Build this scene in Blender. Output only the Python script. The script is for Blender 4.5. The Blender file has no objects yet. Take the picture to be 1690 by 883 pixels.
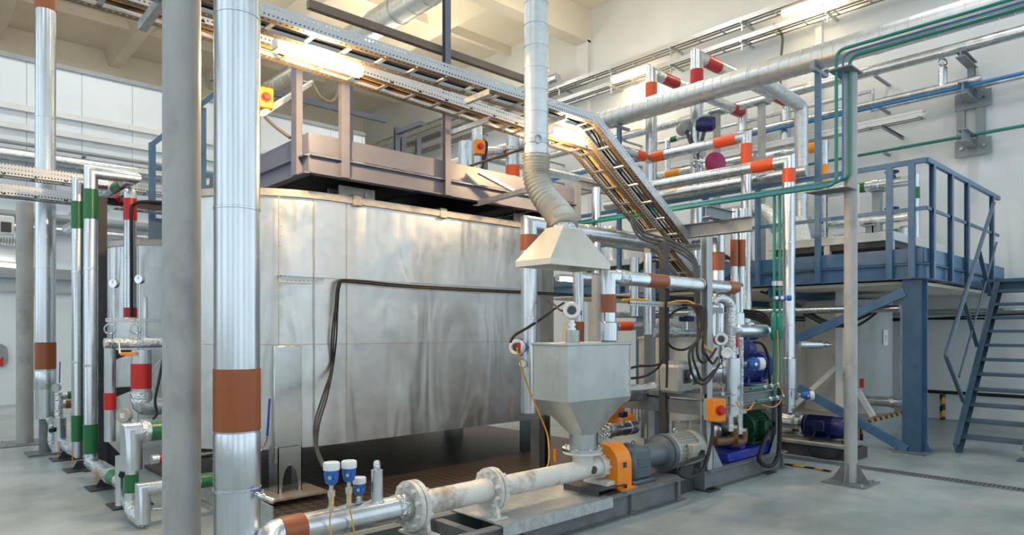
import bpy, math, random
from mathutils import Vector, Matrix, Quaternion
random.seed(7)
SC = bpy.context.scene
COL = SC.collection
# ---------------------------------------------------------------- survey: the hall's axes seen from the photograph's standpoint
FPX, CX, HZ, CH = 1111.0, 845.0, 545.0, 1.55
A = math.radians(47.3)
CO, SI = math.cos(A), math.sin(A)
FWD = Vector((CO, SI, 0)); RGT = Vector((SI, -CO, 0)); UP = Vector((0, 0, 1))
XA, YA, ZA = Vector((1, 0, 0)), Vector((0, 1, 0)), Vector((0, 0, 1))
EYE = Vector((0, 0, CH))
def V(*a): return Vector(a)
def ray(px, py): return FWD + RGT*((px-CX)/FPX) + UP*((HZ-py)/FPX)
def onD(px, py, d): return EYE + ray(px, py)*d
def onX(px, py, x): r = ray(px, py); return EYE + r*(x/r.x)
def onY(px, py, y): r = ray(px, py); return EYE + r*(y/r.y)
def onZ(px, py, z): r = ray(px, py); return EYE + r*((z-CH)/r.z)
def fl(px, py): return onZ(px, py, 0)
def scr(p):
    q = Vector(p)-EYE; d = q.dot(FWD)
    return CX+FPX*q.dot(RGT)/d, HZ-FPX*q.z/d
def dep(p): return (Vector(p)-EYE).dot(FWD)
def toX(p, px):
    u = (px-CX)/FPX; return V(p[1]*(CO+u*SI)/(SI-u*CO), p[1], p[2])
def toY(p, px):
    u = (px-CX)/FPX; return V(p[0], p[0]*(SI-u*CO)/(CO+u*SI), p[2])
def toZ(p, py): return V(p[0], p[1], CH+(HZ-py)/FPX*dep(p))
def path(p, *mv):
    out = [Vector(p)]
    for k, a in mv:
        q = out[-1]
        if k == 'x': q = toX(q, a)
        elif k == 'y': q = toY(q, a)
        elif k == 'z': q = toZ(q, a)
        elif k == 'X': q = V(a, q[1], q[2])
        elif k == 'Y': q = V(q[0], a, q[2])
        elif k == 'Z': q = V(q[0], q[1], a)
        elif k == 'd': q = q+Vector(a)
        out.append(q)
    return out
# ---------------------------------------------------------------- mesh builder
def frame(d, up=None):
    d = Vector(d).normalized()
    if up is None: up = ZA if abs(d.z) < .95 else XA
    s = d.cross(up).normalized()
    return d, s, s.cross(d).normalized()
class MB:
    def __init__(self): self.v, self.f, self.uv = [], [], {}
    def add(self, vs, fs):
        b = len(self.v); self.v += [Vector(x) for x in vs]
        self.f += [tuple(b+i for i in q) for q in fs]; return self
    def hexa(self, c, a, b, d):
        c, a, b, d = map(Vector, (c, a, b, d))
        if a.cross(b).dot(d) < 0: a = -a
        vs = [c+a*i+b*j+d*k for k in (-1, 1) for j in (-1, 1) for i in (-1, 1)]
        return self.add(vs, [(0,2,3,1),(4,5,7,6),(0,1,5,4),(2,6,7,3),(0,4,6,2),(1,3,7,5)])
    def box(self, lo, hi, bev=0):
        lo, hi = Vector(lo), Vector(hi)
        if bev:
            c, h = (lo+hi)/2, (hi-lo)/2
            return self.cbox(c, V(h.x,0,0), V(0,h.y,0), V(0,0,h.z), bev)
        return self.hexa((lo+hi)/2, V((hi.x-lo.x)/2,0,0), V(0,(hi.y-lo.y)/2,0), V(0,0,(hi.z-lo.z)/2))
    def cbox(self, c, a, b, d, bev):
        c = Vector(c); ax = [Vector(a), Vector(b), Vector(d)]
        if ax[0].cross(ax[1]).dot(ax[2]) < 0: ax[0] = -ax[0]
        L = [x.length for x in ax]; e = [x.normalized() for x in ax]
        bev = min(bev, min(L)*.9)
        vs, idx = [], {}
        for sx in (-1, 1):
            for sy in (-1, 1):
                for sz in (-1, 1):
                    s = (sx, sy, sz)
                    for k in range(3):
                        p = c.copy()
                        for j in range(3): p += e[j]*s[j]*(L[j] if j == k else L[j]-bev)
                        idx[s, k] = len(vs); vs.append(p)
        fs = []
        for k in range(3):
            i, j = (k+1) % 3, (k+2) % 3
            for sk in (-1, 1):
                q = []
                for si, sj in ((-1,-1),(1,-1),(1,1),(-1,1)):
                    s = [0]*3; s[k], s[i], s[j] = sk, si, sj; q.append(idx[tuple(s), k])
                fs.append(tuple(q if sk > 0 else q[::-1]))
        for k in range(3):
            i, j = (k+1) % 3, (k+2) % 3
            for si in (-1, 1):
                for sj in (-1, 1):
                    s0 = [0]*3; s1 = [0]*3
                    s0[i] = s1[i] = si; s0[j] = s1[j] = sj; s0[k], s1[k] = -1, 1
                    s0, s1 = tuple(s0), tuple(s1)
                    q = (idx[s0, i], idx[s1, i], idx[s1, j], idx[s0, j])
                    fs.append(q if si*sj < 0 else q[::-1])
        for s in [(x, y, z) for x in (-1,1) for y in (-1,1) for z in (-1,1)]:
            q = (idx[s,0], idx[s,1], idx[s,2])
            fs.append(q if s[0]*s[1]*s[2] > 0 else q[::-1])
        return self.add(vs, fs)
    def bar(self, p0, p1, w, h, up=None, bev=0):
        p0, p1 = Vector(p0), Vector(p1); d, s, u = frame(p1-p0, up)
        a = (p1-p0)/2
        if bev: return self.cbox((p0+p1)/2, a, s*(w/2), u*(h/2), bev)
        return self.hexa((p0+p1)/2, a, s*(w/2), u*(h/2))
    def prism(self, pts, vec):
        n = len(pts); vec = Vector(vec); pts = [Vector(p) for p in pts]
        nr = Vector((0,0,0))
        for i in range(n): nr += (pts[i]-pts[0]).cross(pts[(i+1) % n]-pts[0])
        if nr.dot(vec) > 0: pts = pts[::-1]
        return self.add(pts+[p+vec for p in pts], [tuple(range(n)), tuple(range(2*n-1, n-1, -1))]+[(i, i+n, (i+1) % n+n, (i+1) % n) for i in range(n)])
    def prof(self, p0, p1, poly, up=None):
        p0, p1 = Vector(p0), Vector(p1); d, s, u = frame(p1-p0, up)
        return self.prism([p0+s*x+u*y for x, y in poly], p1-p0)
    def lathe(self, p, d, prof, n=20, caps=True):
        p = Vector(p); d, s, u = frame(d); vs, fs = [], []
        for t, r in prof:
            for i in range(n):
                a = 2*math.pi*i/n; vs.append(p+d*t+(s*math.cos(a)+u*math.sin(a))*r)
        m = len(prof)
        for k in range(m-1):
            for i in range(n):
                j = (i+1) % n; fs.append((k*n+i, (k+1)*n+i, (k+1)*n+j, k*n+j))
        if caps: fs += [tuple(range(n)), tuple(m*n-1-i for i in range(n))]
        return self.add(vs, fs)
    def cyl(self, p0, p1, r, r1=None, n=16, caps=True):
        p0, p1 = Vector(p0), Vector(p1)
        return self.lathe(p0, p1-p0, [(0, r), ((p1-p0).length, r if r1 is None else r1)], n, caps)
    def tube(self, pts, r, n=12, fil=0, k=4, caps=True):
        P = [Vector(p) for p in pts]
        if fil:
            Q = [P[0]]
            for i in range(1, len(P)-1):
                a, b = (P[i-1]-P[i]), (P[i+1]-P[i])
                if a.length < 1e-6 or b.length < 1e-6 or a.angle(b) > 3.1: Q.append(P[i]); continue
                t = min(fil, a.length*.49, b.length*.49); a.normalize(); b.normalize()
                s0, s1 = P[i]+a*t, P[i]+b*t
                for j in range(k+1):
                    w = j/k; Q.append(s0*(1-w)**2+P[i]*2*w*(1-w)+s1*w*w)
            Q.append(P[-1]); P = Q
        P = [p for i, p in enumerate(P) if i == 0 or (p-P[i-1]).length > 1e-6]
        m = len(P); D = [(P[i+1]-P[i]).normalized() for i in range(m-1)]
        _, s, u = frame(D[0]); vs, fs = [], []
        rr = r if isinstance(r, (list, tuple)) else None
        for i in range(m):
            di = D[max(0, i-1)]; do = D[min(i, m-2)]
            nr = (di+do); nr = nr.normalized() if nr.length > 1e-6 else di
            for q in range(n):
                a = 2*math.pi*q/n; w = (s*math.cos(a)+u*math.sin(a))*(rr[i] if rr else r)
                den = di.dot(nr)
                if i not in (0, m-1) and den > .2: w = w-di*(w.dot(nr)/den)
                vs.append(P[i]+w)
            if i < m-1:
                R = di.rotation_difference(do); s = R @ s; u = R @ u
        for i in range(m-1):
            for q in range(n):
                j = (q+1) % n; fs.append((i*n+q, (i+1)*n+q, (i+1)*n+j, i*n+j))
        if caps: fs += [tuple(range(n)), tuple(m*n-1-i for i in range(n))]
        return self.add(vs, fs)
    def sphere(self, c, r, n=14, m=8, sc=(1,1,1)):
        c = Vector(c); vs = [c+V(0,0,-r*sc[2])]; fs = []
        for k in range(1, m):
            t = math.pi*k/m-math.pi/2
            for i in range(n):
                a = 2*math.pi*i/n; vs.append(c+V(r*sc[0]*math.cos(t)*math.cos(a), r*sc[1]*math.cos(t)*math.sin(a), r*sc[2]*math.sin(t)))
        vs.append(c+V(0,0,r*sc[2])); T_ = len(vs)-1
        for i in range(n):
            j = (i+1) % n; fs.append((0, 1+j, 1+i)); fs.append((T_, T_-n+i, T_-n+j))
            for k in range(m-2):
                a = 1+k*n; fs.append((a+i, a+j, a+n+j, a+n+i))
        return self.add(vs, fs)
    def torus(self, c, ax, R, r, n=24, m=8, a0=0, a1=2*math.pi):
        c = Vector(c); d, s, u = frame(ax)
        full = abs(a1-a0-2*math.pi) < 1e-6
        pts = [c+(s*math.cos(a0+(a1-a0)*i/n)+u*math.sin(a0+(a1-a0)*i/n))*R for i in range(n+1)]
        return self.tube(pts, r, m, caps=not full)
    def bolts(self, c, ax, R, k, r=.011, h=.016, off=0.0):
        d, s, u = frame(ax)
        for i in range(k):
            a = 2*math.pi*(i+.5)/k; p = Vector(c)+(s*math.cos(a)+u*math.sin(a))*R+d*off
            self.cyl(p, p+d*h, r, n=6)
        return self
    def quad(self, a, b, c, d, w, l):
        self.uv[len(self.f)] = ((0,0),(l,0),(l,w),(0,w)); return self.add((a,b,c,d), [(0,1,2,3)])
def I_(h, w, tw=.008, tf=.01): return [(-w/2,-h/2),(w/2,-h/2),(w/2,-h/2+tf),(tw/2,-h/2+tf),(tw/2,h/2-tf),(w/2,h/2-tf),(w/2,h/2),(-w/2,h/2),(-w/2,h/2-tf),(-tw/2,h/2-tf),(-tw/2,-h/2+tf),(-w/2,-h/2+tf)]
def C_(h, w, t=.008): return [(-w/2,-h/2),(w/2,-h/2),(w/2,-h/2+t),(-w/2+t,-h/2+t),(-w/2+t,h/2-t),(w/2,h/2-t),(w/2,h/2),(-w/2,h/2)]
def L_(h, w, t=.006): return [(-w/2,-h/2),(w/2,-h/2),(w/2,-h/2+t),(-w/2+t,-h/2+t),(-w/2+t,h/2),(-w/2,h/2)]
def mir(poly): return [(-x, y) for x, y in poly][::-1]
# ---------------------------------------------------------------- objects
def wpos(o):
    p = Vector(o.location)
    while o.parent: o = o.parent; p += Vector(o.location)
    return p
def mk(name, mb, m, parent=None, loc=None, smooth=38):
    me = bpy.data.meshes.new(name)
    if parent is not None: org = wpos(parent)
    elif loc is not None: org = Vector(loc)
    else:
        xs = [v for v in mb.v]
        org = V(sum(v.x for v in xs)/len(xs), sum(v.y for v in xs)/len(xs), min(v.z for v in xs))
    me.from_pydata([tuple(v-org) for v in mb.v], [], mb.f)
    if mb.uv:
        ul = me.uv_layers.new(name='UVMap')
        for fi, uvs in mb.uv.items():
            for k, li in enumerate(me.polygons[fi].loop_indices): ul.data[li].uv = uvs[k]
    me.materials.append(M[m])
    if smooth:
        me.polygons.foreach_set('use_smooth', [True]*len(me.polygons))
        try: me.set_sharp_from_angle(angle=math.radians(smooth))
        except Exception: pass
    me.update()
    o = bpy.data.objects.new(name, me); COL.objects.link(o)
    if parent is not None: o.parent = parent
    else: o.location = org
    return o
def tag(o, label=None, cat=None, group=None, kind=None):
    if label: o['label'] = label
    if cat: o['category'] = cat
    if group: o['group'] = group
    if kind: o['kind'] = kind
    return o
def T(name, label, cat, loc=(0,0,0), group=None):
    o = bpy.data.objects.new(name, None); COL.objects.link(o); o.location = Vector(loc); o.empty_display_size = .1
    return tag(o, label, cat, group, 'thing')
def P(name, mb, m, parent, label=None, smooth=38):
    o = mk(name, mb, m, parent, smooth=smooth)
    if label: o['label'] = label
    return o
def solo(name, mb, m, label, cat, group=None, smooth=38):
    return tag(mk(name, mb, m, smooth=smooth), label, cat, group, 'thing')
def struct(name, mb, m, parent=None, smooth=0):
    o = mk(name, mb, m, parent, smooth=smooth); o['kind'] = 'structure'; return o
def dup(root, loc, label=None):
    r = root.copy(); COL.objects.link(r); r.location = Vector(loc)
    if label: r['label'] = label
    for ch in list(root.children):
        c = ch.copy(); COL.objects.link(c); c.parent = r
        for g in ch.children:
            d = g.copy(); COL.objects.link(d); d.parent = c
    return r
# ---------------------------------------------------------------- materials
M = {}
def srgb(h):
    h = h.lstrip('#'); c = [int(h[i:i+2], 16)/255 for i in (0, 2, 4)]
    return tuple(x/12.92 if x <= .04045 else ((x+.055)/1.055)**2.4 for x in c)+(1,)
def pm(name, hexa, rough=.5, metal=0.0, var=.12, scale=6, stretch=(1,1,1), bump=0.0, bscale=40, bdist=.01, rvar=.1, dirt=None, dirt_amt=0, dscale=3, spec=None, coat=0, detail=4):
    m = bpy.data.materials.new(name); m.use_nodes = True; nt = m.node_tree; N, L = nt.nodes, nt.links
    b = N['Principled BSDF']; col = srgb(hexa)
    b.inputs['Metallic'].default_value = metal
    if spec is not None: b.inputs['Specular IOR Level'].default_value = spec
    if coat: b.inputs['Coat Weight'].default_value = coat; b.inputs['Coat Roughness'].default_value = .15
    tc = N.new('ShaderNodeTexCoord'); mp = N.new('ShaderNodeMapping'); mp.inputs['Scale'].default_value = stretch
    L.new(tc.outputs['Object'], mp.inputs['Vector'])
    nz = N.new('ShaderNodeTexNoise'); nz.inputs['Scale'].default_value = scale; nz.inputs['Detail'].default_value = detail
    L.new(mp.outputs[0], nz.inputs['Vector'])
    rm = N.new('ShaderNodeValToRGB'); rm.color_ramp.elements[0].position = .3; rm.color_ramp.elements[1].position = .7
    rm.color_ramp.elements[0].color = tuple(x*(1-var) for x in col[:3])+(1,)
    rm.color_ramp.elements[1].color = tuple(min(1, x*(1+var)) for x in col[:3])+(1,)
    L.new(nz.outputs['Fac'], rm.inputs[0]); out = rm.outputs[0]
    if dirt:
        n2 = N.new('ShaderNodeTexNoise'); n2.inputs['Scale'].default_value = dscale; n2.inputs['Detail'].default_value = 7; n2.inputs['Roughness'].default_value = .65
        L.new(mp.outputs[0], n2.inputs['Vector'])
        r2 = N.new('ShaderNodeValToRGB'); r2.color_ramp.elements[0].position = .5; r2.color_ramp.elements[1].position = .72
        r2.color_ramp.elements[0].color = (0,0,0,1); r2.color_ramp.elements[1].color = (dirt_amt,)*3+(1,)
        L.new(n2.outputs['Fac'], r2.inputs[0])
        mx = N.new('ShaderNodeMix'); mx.data_type = 'RGBA'; mx.inputs[7].default_value = srgb(dirt)
        L.new(r2.outputs[0], mx.inputs[0]); L.new(out, mx.inputs[6]); out = mx.outputs[2]
    L.new(out, b.inputs['Base Color'])
    mr = N.new('ShaderNodeMapRange'); mr.inputs['To Min'].default_value = max(.02, rough-rvar); mr.inputs['To Max'].default_value = min(1, rough+rvar)
    L.new(nz.outputs['Fac'], mr.inputs[0]); L.new(mr.outputs[0], b.inputs['Roughness'])
    if bump:
        n3 = N.new('ShaderNodeTexNoise'); n3.inputs['Scale'].default_value = bscale; n3.inputs['Detail'].default_value = 3
        L.new(mp.outputs[0], n3.inputs['Vector'])
        bp = N.new('ShaderNodeBump'); bp.inputs['Strength'].default_value = bump; bp.inputs['Distance'].default_value = bdist
        L.new(n3.outputs['Fac'], bp.inputs['Height']); L.new(bp.outputs[0], b.inputs['Normal'])
    M[name] = m; return m
def emat(name, hexa, strength):
    m = bpy.data.materials.new(name); m.use_nodes = True; b = m.node_tree.nodes['Principled BSDF']
    b.inputs['Base Color'].default_value = (.8,.8,.8,1); b.inputs['Emission Color'].default_value = srgb(hexa); b.inputs['Emission Strength'].default_value = strength
    M[name] = m
pm('jacket', '#ced4d8', .27, .97, .10, 7, (1,1,.25), .07, 4, .006, .09)
pm('gear_cast', '#9da19f', .5, .2, .1, 8)
pm('jacket_streak', '#cfd5d9', .27, .96, .12, 9, (1,1,.12), .10, 7, .012, .10)
pm('foil', '#d4d7d8', .22, 1, .08, 8, (1,1,1), .9, 42, .02, .08)
pm('galvanised', '#bcc3c6', .40, .85, .16, 30, (1,1,1), .05, 60, .003, .1)
pm('duct_steel', '#d0d3d4', .42, .9, .08, 12, (1,1,1), .05, 8, .01, .08)
pm('cast_white', '#d8d6cf', .5, .0, .07, 8, (1,1,1), .15, 30, .004, .1, '#7d6243', .85, 6)
pm('flange_white', '#cfcfca', .5, .0, .08, 8, (1,1,1), .1, 30, .004, .1, '#6f6659', .6, 9)
pm('hopper_steel', '#b2b6b4', .42, .75, .10, 5, (1,1,.6), .08, 10, .004, .08, '#6d6d68', .5, 3)
pm('hood_sheet', '#cdc9bf', .48, .55, .06, 5, (1,1,1), .1, 5, .01, .08)
pm('stainless', '#c9cbca', .25, 1, .05, 20, (1,1,1), .0, 5, .01, .05)
pm('grey_post', '#a6a5a2', .5, 0, .10, 4, (1,1,.6), .05, 40, .002, .1, '#6d6c69', .5, 5)
pm('grey_steel', '#74787a', .48, .1, .12, 6, (1,1,1), .05, 40, .002, .1, '#4b4845', .5, 5)
pm('grey_light', '#8d9498', .48, .1, .08, 6)
pm('grey_pale', '#a9b0b2', .48, .1, .08, 6)
pm('dark_steel', '#3f4144', .5, .2, .15, 6, (1,1,1), .05, 40, .002, .1, '#5a4636', .5, 6)
pm('brown_steel', '#6d6157', .5, .1, .12, 6)
pm('frame_paint', '#666979', .45, 0, .08, 5, (1,1,1), .03, 30, .002)
pm('blue_paint', '#4b7090', .42, 0, .10, 5, (1,1,1), .03, 40, .002, .1, '#2c4156', .4, 7)
pm('stair_paint', '#485d70', .45, 0, .08, 5)
pm('brown_band', '#96502a', .35, 0, .06, 9, (1,1,.3))
pm('red_band', '#b91f22', .35, 0, .05, 9)
pm('orange_band', '#e2541f', .35, 0, .05, 9)
pm('amber_band', '#f39a1c', .35, 0, .05, 9)
pm('green_band', '#1f6b3b', .35, 0, .06, 9)
pm('orange_paint', '#f08a10', .38, 0, .05, 6, (1,1,1), 0, 40, .002, .08, '#c26a08', .5, 5)
pm('black_rubber', '#141516', .6, 0, .1, 10)
pm('cable_grey', '#5c5a57', .5, 0, .1, 10)
pm('cable_brown', '#5b4733', .55, 0, .1, 10)
pm('cable_amber', '#e2a12c', .5, 0, .1, 10)
pm('blue_motor', '#1b3179', .35, .1, .12, 10, (1,1,1), .05, 60, .002)
pm('navy_paint', '#151f52', .35, .1, .12, 10)
pm('cobalt_paint', '#20309a', .35, .05, .1, 10)
pm('instrument_blue', '#2a63b0', .35, 0, .06, 10)
pm('instrument_white', '#dfe1e2', .4, 0, .04, 10)
pm('green_motor', '#14472c', .38, .05, .12, 10)
pm('motor_grey', '#a6a79f', .45, .1, .08, 10)
pm('gear_grey', '#5d686f', .45, .1, .08, 10)
pm('magenta_paint', '#9a1e5a', .38, 0, .08, 10)
pm('green_pipe', '#1f7d70', .35, 0, .08, 6)
pm('blue_pipe', '#2f78ad', .35, 0, .08, 6)
pm('rust', '#7a5a40', .55, .6, .3, 14, (1,1,1), .1, 60, .003)
pm('brass', '#a98b52', .35, .9, .1, 20)
pm('chrome', '#c8cacb', .2, 1, .05, 20)
pm('dial', '#eceded', .4, 0, .02, 10)
pm('dark_glass', '#20262a', .1, 0, .02, 10)
pm('handle_blue', '#1f2f8c', .35, 0, .05, 10)
pm('white_paint', '#d9dbd9', .5, 0, .05, 5)
pm('plaster', '#dcdfe0', .8, 0, .03, 1.2, (1,1,1), .05, 30, .003, .05)
pm('hall_plaster', '#e6dfd0', .85, 0, .04, 1.0)
pm('ceiling_concrete', '#e4dccd', .85, 0, .05, 1.0, (1,1,1), .05, 10, .004)
pm('rim_steel', '#b3aca2', .45, .6, .12, 14, (1,1,1), .1, 30, .003, .1, '#8a7660', .6, 8)
pm('tank_grey', '#b4b8b6', .55, .1, .06, 4, (1,1,.6), .05, 30, .003, .1, '#9a9d98', .5, 4)
pm('red_plastic', '#c0251d', .4, 0, .05, 10)
pm('yellow_paint', '#e6b321', .45, 0, .05, 10)
emat('lamp_glow', '#ffe0a6', 26)
emat('lamp_soft', '#fff0d6', 14)
def nodes_mat(name):
    m = bpy.data.materials.new(name); m.use_nodes = True; M[name] = m
    return m.node_tree.nodes, m.node_tree.links, m.node_tree.nodes['Principled BSDF']
def mathn(N, L, op, a, b=None, c=None):
    n = N.new('ShaderNodeMath'); n.operation = op
    for i, x in enumerate((a, b, c)):
        if x is None: continue
        if isinstance(x, (int, float)): n.inputs[i].default_value = x
        else: L.new(x, n.inputs[i])
    return n.outputs[0]
# punched tray sheet: round holes on a grid, real see-through holes
def punched(name, hexa, pu, pv, r, sl=1.0, v0=0.0):
    N, L, b = nodes_mat(name)
    b.inputs['Base Color'].default_value = srgb(hexa); b.inputs['Metallic'].default_value = .7; b.inputs['Roughness'].default_value = .42
    uv = N.new('ShaderNodeUVMap'); sp = N.new('ShaderNodeSeparateXYZ'); L.new(uv.outputs[0], sp.inputs[0])
    fu = mathn(N, L, 'SUBTRACT', mathn(N, L, 'FRACT', mathn(N, L, 'DIVIDE', sp.outputs[0], pu)), .5)
    fv = mathn(N, L, 'SUBTRACT', mathn(N, L, 'FRACT', mathn(N, L, 'DIVIDE', mathn(N, L, 'ADD', sp.outputs[1], v0), pv)), .5)
    du = mathn(N, L, 'MULTIPLY', fu, pu/sl); dv = mathn(N, L, 'MULTIPLY', fv, pv)
    d2 = mathn(N, L, 'ADD', mathn(N, L, 'MULTIPLY', du, du), mathn(N, L, 'MULTIPLY', dv, dv))
    mask = mathn(N, L, 'LESS_THAN', d2, r*r)
    tr = N.new('ShaderNodeBsdfTransparent'); mx = N.new('ShaderNodeMixShader')
    L.new(mask, mx.inputs[0]); L.new(b.outputs[0], mx.inputs[1]); L.new(tr.outputs[0], mx.inputs[2])
    L.new(mx.outputs[0], N['Material Output'].inputs[0])
punched('tray_rail', '#c3c6c8', .032, .05, .0078)
punched('tray_floor', '#857a6c', .042, .05, .0085)  # underside shade of the galvanised tray put into a brown-grey colour
punched('strip_slot', '#bcc1c3', .04, .04, .0055, 2.2)
# tank cladding: bright sheet with soft vertical waves and cloudy wear
def tank_mat():
    N, L, b = nodes_mat('tank_sheet')
    b.inputs['Metallic'].default_value = 1
    tc = N.new('ShaderNodeTexCoord')
    mp = N.new('ShaderNodeMapping'); mp.inputs['Scale'].default_value = (1,1,.28); L.new(tc.outputs['Object'], mp.inputs[0])
    w = N.new('ShaderNodeTexNoise'); w.inputs['Scale'].default_value = 2.2; w.inputs['Detail'].default_value = 2; w.inputs['Distortion'].default_value = .8; L.new(mp.outputs[0], w.inputs['Vector'])
    bp = N.new('ShaderNodeBump'); bp.inputs['Strength'].default_value = .75; bp.inputs['Distance'].default_value = .08; L.new(w.outputs['Fac'], bp.inputs['Height'])
    f = N.new('ShaderNodeTexNoise'); f.inputs['Scale'].default_value = 9; f.inputs['Detail'].default_value = 6; L.new(tc.outputs['Object'], f.inputs['Vector'])
    r = N.new('ShaderNodeValToRGB'); r.color_ramp.elements[0].color = srgb('#b9bdbd'); r.color_ramp.elements[1].color = srgb('#d9dad8'); L.new(f.outputs['Fac'], r.inputs[0])
    L.new(r.outputs[0], b.inputs['Base Color'])
    mr = N.new('ShaderNodeMapRange'); mr.inputs['To Min'].default_value = .28; mr.inputs['To Max'].default_value = .48; L.new(f.outputs['Fac'], mr.inputs[0]); L.new(mr.outputs[0], b.inputs['Roughness'])
    L.new(bp.outputs[0], b.inputs['Normal'])
tank_mat()
def floor_mat():
    N, L, b = nodes_mat('floor_concrete')
    tc = N.new('ShaderNodeTexCoord')
    n1 = N.new('ShaderNodeTexNoise'); n1.inputs['Scale'].default_value = .9; n1.inputs['Detail'].default_value = 8; n1.inputs['Roughness'].default_value = .6; n1.inputs['Distortion'].default_value = .4; L.new(tc.outputs['Object'], n1.inputs['Vector'])
    r = N.new('ShaderNodeValToRGB'); e = r.color_ramp.elements
    e[0].position, e[1].position = .32, .7; e[0].color = srgb('#7f8888'); e[1].color = srgb('#adb5b5')
    L.new(n1.outputs['Fac'], r.inputs[0])
    n2 = N.new('ShaderNodeTexNoise'); n2.inputs['Scale'].default_value = 2.3; n2.inputs['Detail'].default_value = 9; n2.inputs['Roughness'].default_value = .7; L.new(tc.outputs['Object'], n2.inputs['Vector'])
    r2 = N.new('ShaderNodeValToRGB'); r2.color_ramp.elements[0].position = .58; r2.color_ramp.elements[1].position = .8; r2.color_ramp.elements[0].color = (0,0,0,1); r2.color_ramp.elements[1].color = (.55,.55,.55,1); L.new(n2.outputs['Fac'], r2.inputs[0])
    mx = N.new('ShaderNodeMix'); mx.data_type = 'RGBA'; mx.inputs[7].default_value = srgb('#717979'); L.new(r2.outputs[0], mx.inputs[0]); L.new(r.outputs[0], mx.inputs[6])
    L.new(mx.outputs[2], b.inputs['Base Color'])
    mr = N.new('ShaderNodeMapRange'); mr.inputs['To Min'].default_value = .18; mr.inputs['To Max'].default_value = .5; L.new(n2.outputs['Fac'], mr.inputs[0]); L.new(mr.outputs[0], b.inputs['Roughness'])
floor_mat()
def checker_plate():
    N, L, b = nodes_mat('checker_plate')
    b.inputs['Metallic'].default_value = .7
    tc = N.new('ShaderNodeTexCoord'); mp = N.new('ShaderNodeMapping'); mp.inputs['Rotation'].default_value = (.0,.0,math.radians(45)); mp.inputs['Scale'].default_value = (14,14,14); L.new(tc.outputs['Object'], mp.inputs[0])
    v = N.new('ShaderNodeTexChecker'); v.inputs['Scale'].default_value = 1; L.new(mp.outputs[0], v.inputs['Vector'])
    r = N.new('ShaderNodeValToRGB'); r.color_ramp.elements[0].color = srgb('#4a3f38'); r.color_ramp.elements[1].color = srgb('#6a5d53'); L.new(v.outputs['Fac'], r.inputs[0]); L.new(r.outputs[0], b.inputs['Base Color'])
    bp = N.new('ShaderNodeBump'); bp.inputs['Strength'].default_value = .5; bp.inputs['Distance'].default_value = .004; L.new(v.outputs['Fac'], bp.inputs['Height']); L.new(bp.outputs[0], b.inputs['Normal'])
    b.inputs['Roughness'].default_value = .45
checker_plate()
def hazard():
    N, L, b = nodes_mat('hazard_stripe')
    tc = N.new('ShaderNodeTexCoord'); sp = N.new('ShaderNodeSeparateXYZ'); L.new(tc.outputs['Object'], sp.inputs[0])
    s = mathn(N, L, 'ADD', mathn(N, L, 'ADD', sp.outputs[0], sp.outputs[1]), sp.outputs[2])
    k = mathn(N, L, 'LESS_THAN', mathn(N, L, 'FRACT', mathn(N, L, 'DIVIDE', s, .22)), .5)
    mx = N.new('ShaderNodeMix'); mx.data_type = 'RGBA'; mx.inputs[6].default_value = srgb('#23221f'); mx.inputs[7].default_value = srgb('#c9922a'); L.new(k, mx.inputs[0]); L.new(mx.outputs[2], b.inputs['Base Color'])
    b.inputs['Roughness'].default_value = .5
hazard()
def panel_mat():
    N, L, b = nodes_mat('wall_panel')
    tc = N.new('ShaderNodeTexCoord'); sp = N.new('ShaderNodeSeparateXYZ'); L.new(tc.outputs['Object'], sp.inputs[0])
    fx = mathn(N, L, 'FRACT', mathn(N, L, 'DIVIDE', sp.outputs[0], 1.0))
    g = mathn(N, L, 'LESS_THAN', fx, .014)
    mx = N.new('ShaderNodeMix'); mx.data_type = 'RGBA'; mx.inputs[6].default_value = srgb('#d9e1e7'); mx.inputs[7].default_value = srgb('#98a2a8'); L.new(g, mx.inputs[0]); L.new(mx.outputs[2], b.inputs['Base Color'])
    b.inputs['Roughness'].default_value = .45
panel_mat()
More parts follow.
